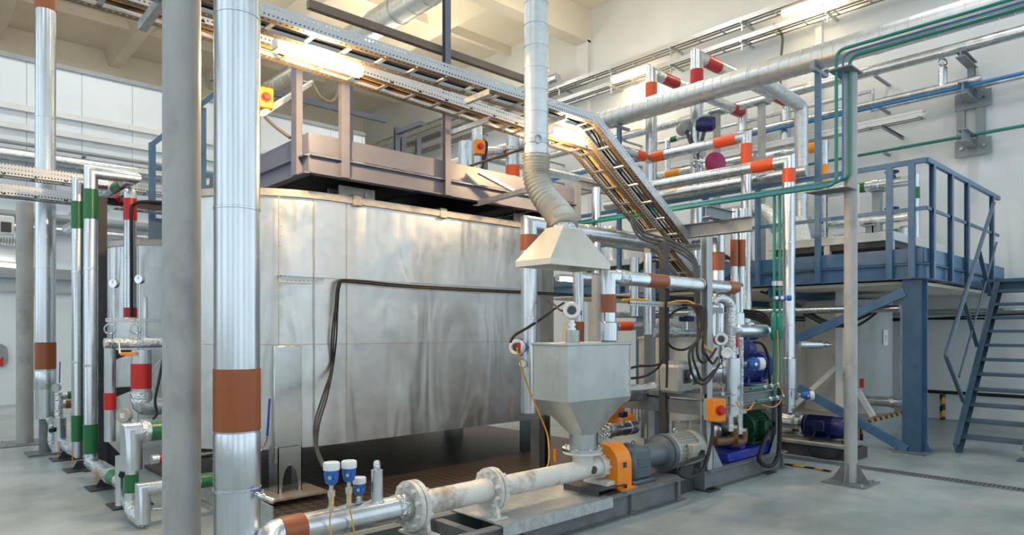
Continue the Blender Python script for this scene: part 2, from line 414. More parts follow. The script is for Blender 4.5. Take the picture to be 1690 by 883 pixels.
# ---------------------------------------------------------------- pipes
def seg_t(p0, p1, val):
    a, b = scr(p0), scr(p1); k = 0 if abs(a[0]-b[0]) > abs(a[1]-b[1]) else 1
    lo, hi = -.2, 1.2
    f = lambda t: scr(p0+(p1-p0)*t)[k]-val
    if f(lo)*f(hi) > 0: return None
    for _ in range(40):
        m = (lo+hi)/2
        if f(lo)*f(m) <= 0: hi = m
        else: lo = m
    return (lo+hi)/2
BANDLAB = {'brown_band': 'brown band', 'red_band': 'red band', 'orange_band': 'orange band', 'amber_band': 'amber band', 'green_band': 'green band'}
def pipe(name, label, pts, r, bands=(), m='jacket', cat='pipe', fil=None, k=3, n=20, lips=1.1, collars=(), group=None, body='jacket', flanges=(), foil=()):
    """bands (segment, pixel, pixel, material); collars (segment, pixel, pixel, extra radius); flanges (segment, pixel); foil (segment, pixel, pixel)"""
    pts = [Vector(p) for p in pts]
    root = T(name, label, cat, pts[-1] if pts[-1].z < pts[0].z else pts[0], group)
    b = MB(); b.tube(pts, r, n, r*1.2 if fil is None else fil, k)
    if lips:
        for i in range(len(pts)-1):
            L = (pts[i+1]-pts[i]).length; d = (pts[i+1]-pts[i]).normalized(); q = int(L/lips)
            for j in range(1, q+1):
                t = pts[i]+d*(L*j/(q+1)); b.lathe(t, d, [(-.012, r+.0005), (-.010, r+.003), (.010, r+.003), (.012, r+.0005)], n)
    P(body, b, m, root)
    def seg(i, a, c):
        p0, p1 = pts[i], pts[i+1]; t0, t1 = seg_t(p0, p1, a), seg_t(p0, p1, c)
        if t0 is None or t1 is None: print('PIPE', name, label, 'no pixel', a, c, scr(p0), scr(p1)); return None
        q0, q1 = p0+(p1-p0)*t0, p0+(p1-p0)*t1
        return q0, q1
    for i, a, c, mat in bands:
        s = seg(i, a, c)
        if s: P('colour_band', MB().cyl(s[0], s[1], r+.004, n=n), mat, root, BANDLAB.get(mat))
    for i, a, c, e in collars:
        s = seg(i, a, c)
        if s: d = (s[1]-s[0]).length; P('collar', MB().lathe(s[0], s[1]-s[0], [(0, r), (.01, r+e), (d-.01, r+e), (d, r)], n), m, root)
    for i, a, c in foil:
        s = seg(i, a, c)
        if s:
            L = (s[1]-s[0]).length; q = max(3, int(L/.03)); P('foil_wrap', MB().lathe(s[0], s[1]-s[0], [(L*j/q, r+.006+.008*random.random()) for j in range(q+1)], n), 'foil', root, 'crumpled foil wrap')
    for i, a in flanges:
        p0, p1 = pts[i], pts[i+1]; t = seg_t(p0, p1, a)
        if t is None: continue
        q = p0+(p1-p0)*t; d = (p1-p0).normalized()
        P('flange', MB().lathe(q, d, [(-.03, r), (-.03, r*1.45), (-.003, r*1.45), (-.003, r*1.35), (.003, r*1.35), (.003, r*1.45), (.03, r*1.45), (.03, r)], n).bolts(q, d, r*1.25, 8, .009, .085, -.042), 'stainless', root, 'bolted steel flange')
    return root
def hose(name, label, pts, r, m='black_rubber', cat='cable', group=None, n=8, fil=None, k=5):
    return solo(name, MB().tube(pts, r, n, fil if fil else .12, k), m, label, cat, group)
def spline(pts, per=6):
    P_ = [Vector(p) for p in pts]; out = []
    for i in range(len(P_)-1):
        p0, p1, p2, p3 = P_[max(0, i-1)], P_[i], P_[i+1], P_[min(len(P_)-1, i+2)]
        for j in range(per):
            t = j/per; out.append(.5*((2*p1)+(p2-p0)*t+(2*p0-5*p1+4*p2-p3)*t*t+(3*p1-p0-3*p2+p3)*t**3))
    return out+[P_[-1]]
def cable(name, label, pts, r, m='black_rubber', cat='cable', group=None):
    return solo(name, MB().tube(spline(pts), r, 8), m, label, cat, group)
# ================================================================ CAMERA AND LIGHT
cam = bpy.data.cameras.new('camera'); camo = bpy.data.objects.new('camera', cam); COL.objects.link(camo)
camo.location = EYE; camo.rotation_euler = (math.radians(90), 0, -(math.pi/2-A))
cam.sensor_width = 36; cam.lens = 36*FPX/1690; cam.shift_y = (HZ-441.5)/1690; cam.clip_start = .05
SC.camera = camo
SC.view_settings.view_transform = 'Standard'; SC.view_settings.look = 'None'; SC.view_settings.gamma = 1; SC.view_settings.use_curve_mapping = False
SC.view_settings.exposure = 0.0
wd = bpy.data.worlds.new('world'); SC.world = wd; wd.use_nodes = True
wd.node_tree.nodes['Background'].inputs[0].default_value = (.74, .89, 1.0, 1); wd.node_tree.nodes['Background'].inputs[1].default_value = 1.8
def area(name, loc, rot, sx, sy, e, col=(1,1,1), portal=False):
    l = bpy.data.lights.new(name, 'AREA'); l.shape = 'RECTANGLE'; l.size, l.size_y = sx, sy; l.energy = e; l.color = col
    if portal: l.cycles.is_portal = True
    o = bpy.data.objects.new(name, l); COL.objects.link(o); o.location = loc; o.rotation_euler = rot; return o
def bulb(name, loc, e, col, r=.06):
    l = bpy.data.lights.new(name, 'POINT'); l.energy = e; l.color = col; l.shadow_soft_size = r
    o = bpy.data.objects.new(name, l); COL.objects.link(o); o.location = loc; return o
# ================================================================ SETTING
XR, YB, ZC, YP = 13.6, 23.3, 10.0, 17.4
struct('floor', MB().box((-6.3,-5.3,-.2), (XR+.3, YB+.3, 0)), 'floor_concrete')
struct('wall_back', MB().box((-6.3,YB,0), (XR, YB+.3, ZC)), 'hall_plaster')
struct('wall_left', MB().box((-6.0,YP,0), (10.2, YP+.12, 7.22)), 'wall_panel')
struct('trim_1', MB().box((-6.0,YP-.04,7.22), (10.2, YP+.16, 7.32)), 'grey_light')
for k, z in enumerate((6.15, 5.75)): struct('trim_%d' % (k+2), MB().box((-6.0,YP-.09,z), (10.2, YP-.02, z+.12)), 'white_paint')
struct('trim_4', MB().box((XR-.12,11.67,0), (XR, 12.07, 9.2)), 'plaster')
struct('trim_5', MB().box((XR-.1,5.62,0), (XR, 5.75, ZC)), 'plaster')
struct('baseboard_right', MB().box((XR-.05,-5.3,0), (XR, 17.4, .42)), 'plaster')
struct('ceiling', MB().box((-6.3,-5.3,ZC), (XR+.3, YB+.3, ZC+.2)), 'ceiling_concrete')
for k, y in enumerate((0.0, 5.9, 11.87, 17.8)): struct('ceiling_beam_%d' % (k+1), MB().box((-6, y-.2, 9.15), (XR, y+.2, ZC)), 'ceiling_concrete')
n = 0
for y0, y1 in ((.2,5.7), (6.1,11.67), (12.07,17.6), (18.0,YB)):
    for x in (2.1, 5.0, 7.9, 10.8):
        n += 1; struct('ceiling_rib_%d' % n, MB().prism([(x-.28,y0,ZC),(x+.28,y0,ZC),(x+.14,y0,9.55),(x-.14,y0,9.55)], (0,y1-y0,0)), 'ceiling_concrete')
    n += 1; struct('ceiling_rib_%d' % n, MB().box((-6,(y0+y1)/2-.07,9.75), (XR,(y0+y1)/2+.07,ZC)), 'ceiling_concrete')
def added_window_wall(nm, along, c, lo, hi, openings, z0, z1, inward):  # window openings are unseen, added for daylight and reflections in the metal
    w = MB(); th = .25
    def bx(a, b, za, zb):
        if along == 'x': w.box((a, min(c, c-inward*th), za), (b, max(c, c-inward*th), zb))
        else: w.box((min(c, c-inward*th), a, za), (max(c, c-inward*th), b, zb))
    bx(lo, hi, 0, z0); bx(lo, hi, z1, ZC); p = lo
    for a, b in openings: bx(p, a, z0, z1); p = b
    bx(p, hi, z0, z1)
    struct(nm, w, 'plaster')
    for i, (a, b) in enumerate(openings):
        m_ = (a+b)/2
        rot = (math.radians(90 if inward < 0 else -90), 0, 0) if along == 'x' else (0, math.radians(-90 if inward > 0 else 90), 0)
        loc = (m_, c-inward*.12, (z0+z1)/2) if along == 'x' else (c-inward*.12, m_, (z0+z1)/2)
        area('window_daylight', loc, rot, (b-a) if along == 'x' else (z1-z0), (z1-z0) if along == 'x' else (b-a), 1, portal=True)
        f = MB()
        for t in (a+.04, m_, b-.04):
            f.box((t-.04, c-.06, z0), (t+.04, c+.06, z1)) if along == 'x' else f.box((c-.06, t-.04, z0), (c+.06, t+.04, z1))
        for z in (z0+.04, (z0+z1)/2, z1-.04):
            f.box((a, c-.05, z-.04), (b, c+.05, z+.04)) if along == 'x' else f.box((c-.05, a, z-.04), (c+.05, b, z+.04))
        struct('window_%d' % (i+1 if along == 'x' else (i+6 if inward > 0 else i+12)), f, 'white_paint')
added_window_wall('wall_front', 'x', -5.0, -6.3, XR, [(-5,-1.6),(-.4,3.0),(4.2,7.6),(8.8,12.9)], .5, 8.6, 1)
added_window_wall('wall_right', 'y', XR, -5.3, YB+.3, [(-4.6,1.3)], .3, 8.6, -1)  # unseen opening added to brighten the tank and the pipes' right sides
added_window_wall('wall_side', 'y', -6.0, -5.0, YB, [(-4,-.2),(1,4.6),(6,9.6),(11,16.6)], 1.4, 8.6, 1)
# strip lights added under the ceiling for brightness and pipe highlights, no fixtures
for x in (-2.5, 3.5, 9.5):
    for y in (2.9, 8.9, 14.8): area('ceiling_strip_light', (x, y, 9.5), (0,0,0), 2.6, .35, 95, (.94, .98, 1))
for x, y in ((3.5,8.9),(9.5,8.9),(3.5,14.8),(9.5,14.8)): area('ceiling_uplight', (x, y, 7.2), (math.pi,0,0), 2.6, .35, 115, (1, .84, .58))  # upward lights added to brighten the ceiling, no lamp hangs there
area('ceiling_strip_light', (4, 20.5, 9.5), (0,0,0), 4, .35, 120, (1, .9, .75))
# ================================================================ TANKS
def rrect(x0, x1, y0, y1, r, k=14):
    out = []
    for cx, cy, a0 in ((x1-r, y0+r, -90), (x1-r, y1-r, 0), (x0+r, y1-r, 90), (x0+r, y0+r, 180)):
        for j in range(k+1):
            a = math.radians(a0+90*j/k); out.append((cx+r*math.cos(a), cy+r*math.sin(a)))
    return out
def big_tank(x0, x1, y0, y1, z0, z1, label, detail=True):
    r = 1.1; root = T('process_tank', label, 'tank', ((x0+x1)/2, (y0+y1)/2, z0))
    ol = rrect(x0, x1, y0, y1, r)
    # bottom edge climbs slightly toward the far end as cladding does
    P('shell', MB().prism([V(x, y, z0) for x, y in ol], (0,0,z1-z0)), 'tank_sheet', root, smooth=30)
    rim = MB(); o2 = rrect(x0-.03, x1+.03, y0-.03, y1+.03, r+.03); i2 = rrect(x0+.05, x1-.05, y0+.05, y1-.05, r-.05); nn = len(o2); b = len(rim.v)
    vs = [V(x,y,z1-.01) for x,y in o2]+[V(x,y,z1+.055) for x,y in o2]+[V(x,y,z1+.055) for x,y in i2]+[V(x,y,z1-.01) for x,y in i2]
    fs = []
    for k in range(4):
        for i in range(nn):
            j = (i+1) % nn; a, c = k*nn, ((k+1) % 4)*nn; fs.append((a+i, a+j, c+j, c+i))
    rim.add(vs, fs); P('rim', rim, 'rim_steel', root, smooth=30)
    sm = MB()
    for zz in ([1.42] if detail else []):
        o3 = rrect(x0-.003, x1+.003, y0-.003, y1+.003, r+.003)
        for i in range(nn):
            a, c = o3[i], o3[(i+1) % nn]; sm.bar((a[0],a[1],zz), (c[0],c[1],zz), .006, .006)
    for px in ((460, 519, 572) if detail else (228,)):
        q = onY(px, 500, y0-.003); sm.bar((q.x, y0-.002, z0), (q.x, y0-.002, z1 if px != 572 else z1), .006, .008)
    if detail:
        for px in (460,):
            q = onY(px, 500, y0)
            for j in range(26): sm.sphere((q.x+.02, y0-.001, z0+.05+j*.09), .005, 6, 4)
    P('seam', sm, 'rim_steel', root)
    if not detail:
        for x, y in ((3.2,y0+.25),(5.6,y0+.25),(3.2,y1-.25),(5.6,y1-.25)): P('leg', MB().box((x-.1,y-.1,0), (x+.1,y+.1,z0+.03)), 'stainless', root)
    return root
tk = big_tank(2.0, 6.8, 5.88, 8.08, .46, 2.79, 'large rounded stainless-clad tank wrapped by a black cable behind the big brown-banded pipe')
for px, py in ((588,334),(730,357)):
    q = onY(px, py, 5.87); P('rim_clamp', MB().box((q.x-.05, 5.84, 2.76), (q.x+.05, 5.95, 2.87), .008), 'rim_steel', tk)
# leg cover, leg and foot plate
lc = onY(474, 600, 5.87); L0, L1 = toX(lc, 450).x, toX(lc, 496).x
P('leg_cover', MB().box((L0, 5.84, .36), (L1, 5.90, 1.41), .006), 'stainless', tk, 'flat galvanised leg cover')
lg = MB(); yl = 5.80
for xx in (L0+.02, L1-.028): lg.box((xx,yl,.095), (xx+.008,yl+.2,.5))
na = 12; xm, hw = (L0+L1)/2, (L1-L0)/2-.05
for jn in range(na):
    t0_, t1_ = -1+2*jn/na, -1+2*(jn+1)/na; h0_, h1_ = .095+.24*math.sqrt(max(0,1-t0_*t0_)), .095+.24*math.sqrt(max(0,1-t1_*t1_))
    lg.prism([V(xm+hw*t0_,yl,h0_), V(xm+hw*t1_,yl,h1_), V(xm+hw*t1_,yl,.5), V(xm+hw*t0_,yl,.5)], (0,.008,0))
lg.box((L0+.02,yl,.095), (xm-hw,yl+.008,.5)); lg.box((xm+hw,yl,.095), (L1-.02,yl+.008,.5))
P('leg', lg, 'stainless', tk)
P('foot_plate', MB().box((L0-.15, 5.62, .075), (L1+.15, 6.1, .095)), 'rim_steel', tk)
for x, y in ((6.0,6.15),(2.9,7.75),(6.0,7.75)): P('leg', MB().box((x-.1,y-.1,.03), (x+.1,y+.1,.5)), 'stainless', tk)
big_tank(2.0, 6.8, 8.72, 10.92, .46, 2.6, 'second rounded stainless tank behind the red-banded riser pipe', False)
# dark checker-plate pit cover under the first tank
fp = T('deck_plate', 'dark brown checker-plate drip deck under the big stainless tank', 'deck plate', (4.4, 6.6, 0))
P('plate', MB().box((2.1, 4.75, .0), (7.0, 8.4, .03)), 'checker_plate', fp)
P('edge_angle', MB().bar((2.1,4.75,.04), (7.0,4.75,.04), .03, .08), 'galvanised', fp)
# perforated strip on the tank with the bundle of black cables
s0 = onY(333, 468, 5.865); s1 = onY(560, 481, 5.865)
st = MB()
st.quad(V(2.55,5.885,1.985), V(5.9,5.885,1.985), V(5.9,5.885,2.045), V(2.55,5.885,2.045), .06, 3.35); st.quad(V(2.55,5.885,2.045), V(5.9,5.885,2.045), V(5.9,5.862,2.045), V(2.55,5.862,2.045), .02, 3.35)
solo('perforated_strip', st, 'strip_slot', 'perforated cable strip running across the big tank face', 'cable strip', smooth=0)
zc = s1.z
for k in range(3):
    y = 5.835-.02*(k % 2); dz = .02*(k//2)-.005
    a = onY(1040, 497, y); e = V(toX(V(0,y,0) if 0 else onY(1000, 497, y), 1010).x, y, 0)
    x1 = onY(556, 480, y).x; xe = onY(1088, 501, y).x
    pts = [V(xe, y, 2.0+dz), V((x1+xe)/2+.3, y, 2.0+dz), V(x1+.9, y, 2.0+dz), V(x1+.12, y, 2.02+dz), V(x1+.01+k*.012, y, 1.98), V(x1-.02+k*.014, y, 1.75)]
    q = [(547+4*k,560),(546+1.5*k,610),(532+4*k,655),(519+4*k,700),(521+1.5*k,740),(533+3*k,772)]
    for j, (px, py) in enumerate(q):
        yy = y-.0-.42*max(0, j-1)-(.25 if j == 5 else 0)
        pts.append(onY(px, py, yy))
    pts = [p for p in pts]
    cable('black_cable', 'black cable of the bundle running along the tank and down to the blue transmitters', pts, .0085, group='black cables bundled along the tank')
# ================================================================ PLATFORM FRAME ON THE TANK
fx0, fx1, fy0, fy1 = 2.78, 6.35, 5.72, 8.3
pf = T('tank_top_frame', 'grey-blue steel beam frame with kick plates resting over the big tank', 'steel frame', (4.4, 7.2, 2.93))
def ring(nm, prof_, z, m='frame_paint'):
    for a, b in (((fx0,fy0,z),(fx1,fy0,z)), ((fx0,fy0,z),(fx0,fy1,z)), ((fx0,fy1,z),(fx1,fy1,z)), ((fx1,fy0,z),(fx1,fy1,z))):
        P(nm, MB().prof(a, b, prof_), m, pf)
ring('channel', I_(.17, .09, .008, .012), 3.055)
ring('kick_plate', [(-.005,-.09),(.005,-.09),(.005,.09),(-.005,.09)], 3.25)
P('deck', MB().box((fx0+.05,fy0+.05,3.14), (fx1-.05,fy1-.05,3.16)), 'dark_steel', pf)
P('cross_channel', MB().prof((fx0+1.2,fy0,3.05), (fx0+1.2,fy1,3.05), I_(.16,.08)), 'dark_steel', pf)
P('cross_channel', MB().prof((fx0+2.5,fy0,3.05), (fx0+2.5,fy1,3.05), I_(.16,.08)), 'dark_steel', pf)
for x, y in ((3.42,6.1),(5.75,6.1),(3.42,7.8),(5.75,7.8)):
    b = MB(); b.box((x-.2,y-.12,2.86), (x+.2,y-.1,2.97)); b.box((x-.2,y+.1,2.86), (x+.2,y+.12,2.97)); b.box((x-.03,y-.1,2.8), (x+.03,y+.1,2.97)); b.box((x-.22,y-.14,2.79), (x+.22,y+.14,2.86))
    b.cyl((x+.1,y-.125,2.9), (x+.1,y-.13,2.9), .03)
    P('bearing_pad', b, 'rim_steel', pf, 'pale weathered bearing block')
def fpost(p, z0, z1, w=.1, d=.06, fac=YA):
    P('post', MB().prof(V(p[0],p[1],z0), V(p[0],p[1],z1), C_(d, w, .007), fac), 'frame_paint', pf)
pA = onX(490, 290, fx0-.03); fpost(pA, pA.z, 4.05, .11, .06, XA)
pB = onY(568, 285, fy0-.04); fpost(pB, 2.97, 4.0, .085)
pC = onY(737, 292, fy0-.04); fpost(pC, 2.97, 6.6, .07)
for px in (577, 655, 665, 690, 800): 
    q = onY(px, 230, fy1+.02); fpost(q, 3.1, toZ(q, {577:128, 655:210, 665:226, 690:228, 800:236}[px]).z, .08)
q = onX(446, 200, fx0-.02); 
r0, r1 = onY(447, 160, fy1), onY(588, 196, fy1); P('rail', MB().bar(V(fx0,fy1,4.55), V(5.2,fy1,4.55), .05, .07), 'frame_paint', pf)
P('rail', MB().bar(V(fx0,fy0+.02,onY(737,85,fy0).z), V(onY(884,130,fy0).x,fy0+.02,onY(737,85,fy0).z), .06, .075), 'brown_steel', pf, 'dark brown upper rail')
P('rail', MB().bar(V(fx0,fy1,5.15), V(7.0,fy1,5.15), .05, .05), 'frame_paint', pf)
hp = onY(660, 212, fy1); 
P('rail', MB().bar(V(onY(655,212,fy1+.02).x, fy1, 4.42), V(onY(655,212,fy1).x+.02, fy1-.6, 4.42), .06, .06), 'frame_paint', pf)
P('brace', MB().prof(onY(785, 335, 5.5), onY(872, 312, 4.3), L_(.06,.06)), 'galvanised', pf, 'pale galvanised angle strut')
P('brace', MB().prof(onY(790, 283, 5.6), onY(850, 315, 5.5), L_(.05,.05)), 'galvanised', pf, 'pale galvanised angle strut')
P('crossbar', MB().bar(onY(432, 188, 5.9), onY(515, 136, 7.2), .04, .04), 'white_paint', pf, 'white slanting bar')
# ================================================================ CABLE TRAYS OVERHEAD
def tray(name, label, pts, w, h=.1, side=YA, mfloor='tray_floor', cables=0, rung=.3, cat='cable tray', group=None, cm='cable_amber'):
    """ladder tray: punched near and far rails, punched floor, rungs; pts is the near lower edge"""
    pts = [Vector(p) for p in pts]; side = Vector(side)*w; root = T(name, label, cat, pts[0], group)
    ups = []
    for i in range(len(pts)):
        d = ((pts[min(i+1, len(pts)-1)]-pts[i]).normalized()+(pts[i]-pts[max(0, i-1)]).normalized()).normalized()
        ups.append(side.cross(d).normalized() if side.cross(d).z > 0 else d.cross(side).normalized())
    for off in (Vector((0,0,0)), side):
        b = MB()
        for i in range(len(pts)-1):
            a, c = pts[i]+off, pts[i+1]+off; L = (c-a).length
            b.quad(a, c, c+ups[i+1]*h, a+ups[i]*h, h, L)
            lip = side.normalized()*(.018 if off.length < 1e-6 else -.018)
            b.quad(a+ups[i]*h, c+ups[i+1]*h, c+ups[i+1]*h+lip, a+ups[i]*h+lip, .018, L)
        P('side_rail', b, 'tray_rail', root, smooth=0)
    b = MB()
    for i in range(len(pts)-1):
        a, c = pts[i], pts[i+1]; L = (c-a).length
        fw = .07
        b.quad(a, c, c+side.normalized()*fw, a+side.normalized()*fw, fw, L); b.quad(a+side-side.normalized()*fw, c+side-side.normalized()*fw, c+side, a+side, fw, L)
        d = (c-a).normalized()
        for j in range(int(L/rung)+1):
            q = a+d*(j*rung+.05)
            if (q-a).length < L-.03 and q.x > .3: P('rung', MB().bar(q+ups[i]*.012, q+side+ups[i]*.012, .035, .014, ups[i]), 'galvanised', root)
    P('floor_strip', b, mfloor, root, smooth=0)
    root['_w'] = w
    for k in range(cables):
        o = side*(.2+.6*(k+.5)/cables); z = .042+.02*(k % 2)
        q = []
        for i in range(len(pts)-1):
            for j in range(5):
                t = j/5; q.append(pts[i].lerp(pts[i+1], t)+o+ups[i]*z)
        q.append(pts[-1]+o+ups[-1]*z)
        cable('tray_cable', 'cable lying lengthwise in the '+label.split(' cable')[0]+' cable tray', q, .0105, cm if k % 3 == 1 else ('cable_brown' if k % 3 else 'black_rubber'), group='cables in the '+name+' '+label.split(' ')[0])
    return root
tray('cable_tray', 'nearer overhead cable tray bending down beside the hood duct', [V(-1.4,4.48,3.67), V(5.31,4.48,3.67), V(7.05,4.48,2.58)], .28, .1, cables=7, cm='cable_grey')
tray('cable_tray', 'farther overhead cable tray with amber cables passing under the bright lamp', [V(-1.4,5.08,3.79), V(2.0,5.08,3.765), V(4.9,5.08,3.67), V(5.95,5.08,3.63), V(8.14,5.08,2.26)], .30, .1, cables=9)
# angle brackets that carry the trays
for k, (px, py, y, pe) in enumerate(((808, 198, 5.03, 743), (810, 145, 4.44, 769), (936, 186, 4.46, 905))):
    q = onY(px, py, y); e = toY(V(q.x,0,0), pe)
    solo('tray_bracket', MB().prof(V(q.x,q.y,3.63), V(q.x,e.y,3.63), C_(.05,.04,.004)), 'galvanised', ('slotted strut from the tank frame post to the farther overhead tray', 'short strut under the nearer overhead tray before the hood duct', 'short strut under the nearer overhead tray beyond the hood duct')[k], 'bracket')
solo('tray_hanger', MB().prof(onD(268, 0, 4.3), onD(234, 45, 4.5), C_(.06,.05,.005)), 'galvanised', 'slanting channel hanger under the trays beside the tall grey post', 'bracket')
# tube lamps between the trays
def tube_lamp(label, a, b, mat='lamp_glow', e=60, r=.035, col=(1,.64,.30)):
    a, b = Vector(a), Vector(b); root = T('tube_lamp', label, 'lamp', (a+b)/2)
    P('housing', MB().bar(a+V(0,0,.05), b+V(0,0,.05), .13, .05, bev=.01), 'white_paint', root)
    P('diffuser', MB().tube([a, a.lerp(b,.03), a.lerp(b,.97), b], [r*.6, r, r, r*.6], 14), mat, root, 'glowing tube cover')
    for t in (0, 1):
        q = a.lerp(b, t); P('end_cap', MB().bar(q-(b-a).normalized()*.02, q+(b-a).normalized()*.02, .09, .09, bev=.01), 'white_paint', root)
    if e: bulb('lamp_light', (a+b)/2-V(0,0,.12), e, col)
    return root
tube_lamp('dazzling tube lamp hung between the trays above the tank frame', V(2.13,4.92,3.70), V(2.84,4.92,3.68), e=165, r=.055)
tube_lamp('dazzling tube lamp beside the hood duct where the trays bend', V(5.12,4.95,3.66), V(5.68,4.95,3.66), e=125, r=.05)
tube_lamp('small bright tube lamp showing under the hood', onY(920, 459, 7.8), V(onY(946, 459, 7.8).x,7.8,onY(920,459,7.8).z), 'lamp_soft', 12, .045)
# ================================================================ HOOD AND DUCT
DX, DY = 3.916, 3.95
hd = T('extraction_duct', 'silver vertical duct with ribbed flexible hose over the sheet hood', 'duct', (3.915,3.64,2.06))
b = MB(); b.cyl(V(DX,DY,2.98), V(DX,DY,9.9), .1, n=28)
for z in [2.98+.18*k for k in range(38)]: b.lathe((DX,DY,z), ZA, [(-.004,.1),(-.003,.1035),(.003,.1035),(.004,.1)], 28)
P('duct_tube', b, 'duct_steel', hd, smooth=30)
hc = V(3.915,3.64,2.40)
cen = [V(DX,DY,3.0), V(DX,DY,2.9), V(DX,DY-.01,2.80), V(DX+.01,DY-.06,2.68), V(DX+.03,DY-.15,2.56), V(DX+.03,DY-.24,2.47), V(DX+.01,DY-.29,2.42), V(hc.x,hc.y,2.36)]
cs = spline(cen, 8); rr = [(.116 if i % 2 else .097) for i in range(len(cs))]
P('flexible_hose', MB().tube(cs, rr, 30), 'hood_sheet', hd, 'ribbed flexible hose', smooth=16)
P('clamp', MB().lathe((DX,DY,3.1), ZA, [(-.02,.1),(-.02,.108),(.02,.108),(.02,.1)], 28).torus((DX-.07,DY-.09,3.1), V(.6,.8,0), .03, .006), 'galvanised', hd)
hb = MB()
def frus(b, lo, hi, z0, z1):
    b.add([(lo[0],lo[1],z0),(lo[2],lo[1],z0),(lo[2],lo[3],z0),(lo[0],lo[3],z0),(hi[0],hi[1],z1),(hi[2],hi[1],z1),(hi[2],hi[3],z1),(hi[0],hi[3],z1)], [(0,1,5,4),(1,2,6,5),(2,3,7,6),(3,0,4,7)])
frus(hb, (3.57,3.45,4.26,3.83), (3.57,3.45,4.26,3.83), 2.04, 2.085)
frus(hb, (3.57,3.45,4.26,3.83), (3.80,3.54,4.03,3.74), 2.085, 2.34)
frus(hb, (3.80,3.54,4.03,3.74), (3.80,3.54,4.03,3.74), 2.34, 2.355)
frus(hb, (4.255,3.455,3.575,3.825), (4.255,3.455,3.575,3.825), 2.04, 2.085)
frus(hb, (4.255,3.455,3.575,3.825), (4.025,3.545,3.805,3.735), 2.085, 2.335)
P('hood', hb, 'hood_sheet', hd, 'pyramid sheet-metal hood', smooth=0)
ht = MB(); ht.lathe((3.915,3.64,2.34), ZA, [(0,.105),(.05,.1)], 28); P('collar', ht, 'foil', hd)
# ================================================================ HOPPER
hx0, hx1, hy0, hy1 = 3.81, 4.585, 3.50, 3.88
hcx, hcy = 4.2, 3.69
hp = T('feed_hopper', 'square stainless hopper with cone standing on the white screw pump', 'hopper', (hcx,hcy,.56))
b = MB(); b.box((hx0,hy0,1.0), (hx1,hy1,1.44)); P('bin', b, 'hopper_steel', hp)
b = MB()
n = 24; sq = []
for i in range(n):
    a = 2*math.pi*i/n+math.pi/4; c, s = math.cos(a), math.sin(a); m_ = max(abs(c), abs(s)); sq.append((c/m_, s/m_))
vs = [V(hcx+x*(hx1-hx0)/2, hcy+y*(hy1-hy0)/2, 1.0) for x, y in sq]+[V(hcx+.115*math.cos(2*math.pi*i/n+math.pi/4), hcy+.115*math.sin(2*math.pi*i/n+math.pi/4), .70) for i in range(n)]
b.add(vs, [(i, i+n, (i+1) % n+n, (i+1) % n) for i in range(n)]); P('cone', b, 'hopper_steel', hp, smooth=25)
P('outlet', MB().cyl((hcx,hcy,.56), (hcx,hcy,.71), .112, n=28), 'hopper_steel', hp)
b = MB(); b.box((hx0-.015,hy0-.015,1.43), (hx1+.015,hy1+.015,1.45), .004); P('lid', b, 'hopper_steel', hp)
b = MB(); b.lathe((hcx,hcy,.56), ZA, [(0,.11),(0,.17),(.022,.17),(.022,.11)], 30).bolts((hcx,hcy,.58), ZA, .145, 8, .012, .014); P('flange', b, 'stainless', hp)
b = MB()
for x, y in ((hx0,hy0),(hx1,hy0),(hx0,hy1)): b.bar((x,y,1.0), (x,y,1.43), .008, .008)
b.box((hx0-.004,hy0-.004,.995), (hx1+.004,hy1+.004,1.006)); P('weld_edge', b, 'hopper_steel', hp)
# round neck for the level transmitter on the lid
q = onZ(945, 566, 1.45); q = V(onY(945,560,3.72).x, 3.72, 1.45)
def transmitter(label, base, up=ZA, face=None, s=1.0, neck=.08, group=None, win=False):
    """process transmitter: steel neck, blue body, round white covers"""
    base = Vector(base); up = Vector(up).normalized(); face = Vector(face).normalized() if face is not None else up
    root = T('transmitter', label, 'transmitter', base, group)
    P('neck', MB().lathe(base, up, [(0,.028*s),(.015*s,.028*s),(.015*s,.018*s),(neck*.5,.018*s),(neck*.5,.026*s),(neck*.75,.026*s),(neck*.75,.015*s),(neck+.02*s,.015*s)], 6), 'stainless', root)
    c = base+up*(neck+.055*s)
    b = MB(); b.lathe(c-face*.045*s, face, [(-.015*s,.02*s),(.0,.04*s),(.05*s,.05*s),(.09*s,.05*s)], 18)
    sd = face.cross(up if abs(face.dot(up)) < .9 else XA).normalized(); b.cyl(c-sd*.06*s, c+sd*.06*s, .017*s, n=10)
    P('body', b, 'instrument_blue', root)
    cv = P('cover', MB().lathe(c+face*.05*s, face, [(0-.01*s,.05*s),(-.006*s,.056*s),(.036*s,.056*s),(.044*s,.05*s),(.044*s,.036*s),(.036*s,.034*s)], 20), 'instrument_white', root, 'white screw cover')
    P('blind_plug', MB().cyl(c+V(-.6,-.75,0).normalized()*.04*s, c+V(-.6,-.75,0).normalized()*.062*s, .014*s, n=10), 'chrome', root)
    if face is not up or win: P('window', MB().lathe(c+face*.085*s, face, [(0,.03*s),(.003*s,.029*s)], 16), 'dark_glass', cv, 'dark display window')
    return root
P('nozzle', MB().lathe((q.x,q.y,1.45), ZA, [(0,.058),(.10,.058),(.10,.05)], 20), 'hopper_steel', hp)
transmitter('blue and white level transmitter on top of the hopper', (q.x,q.y,1.55), ZA, (-.75,-.6,.15), 1.25, .075)
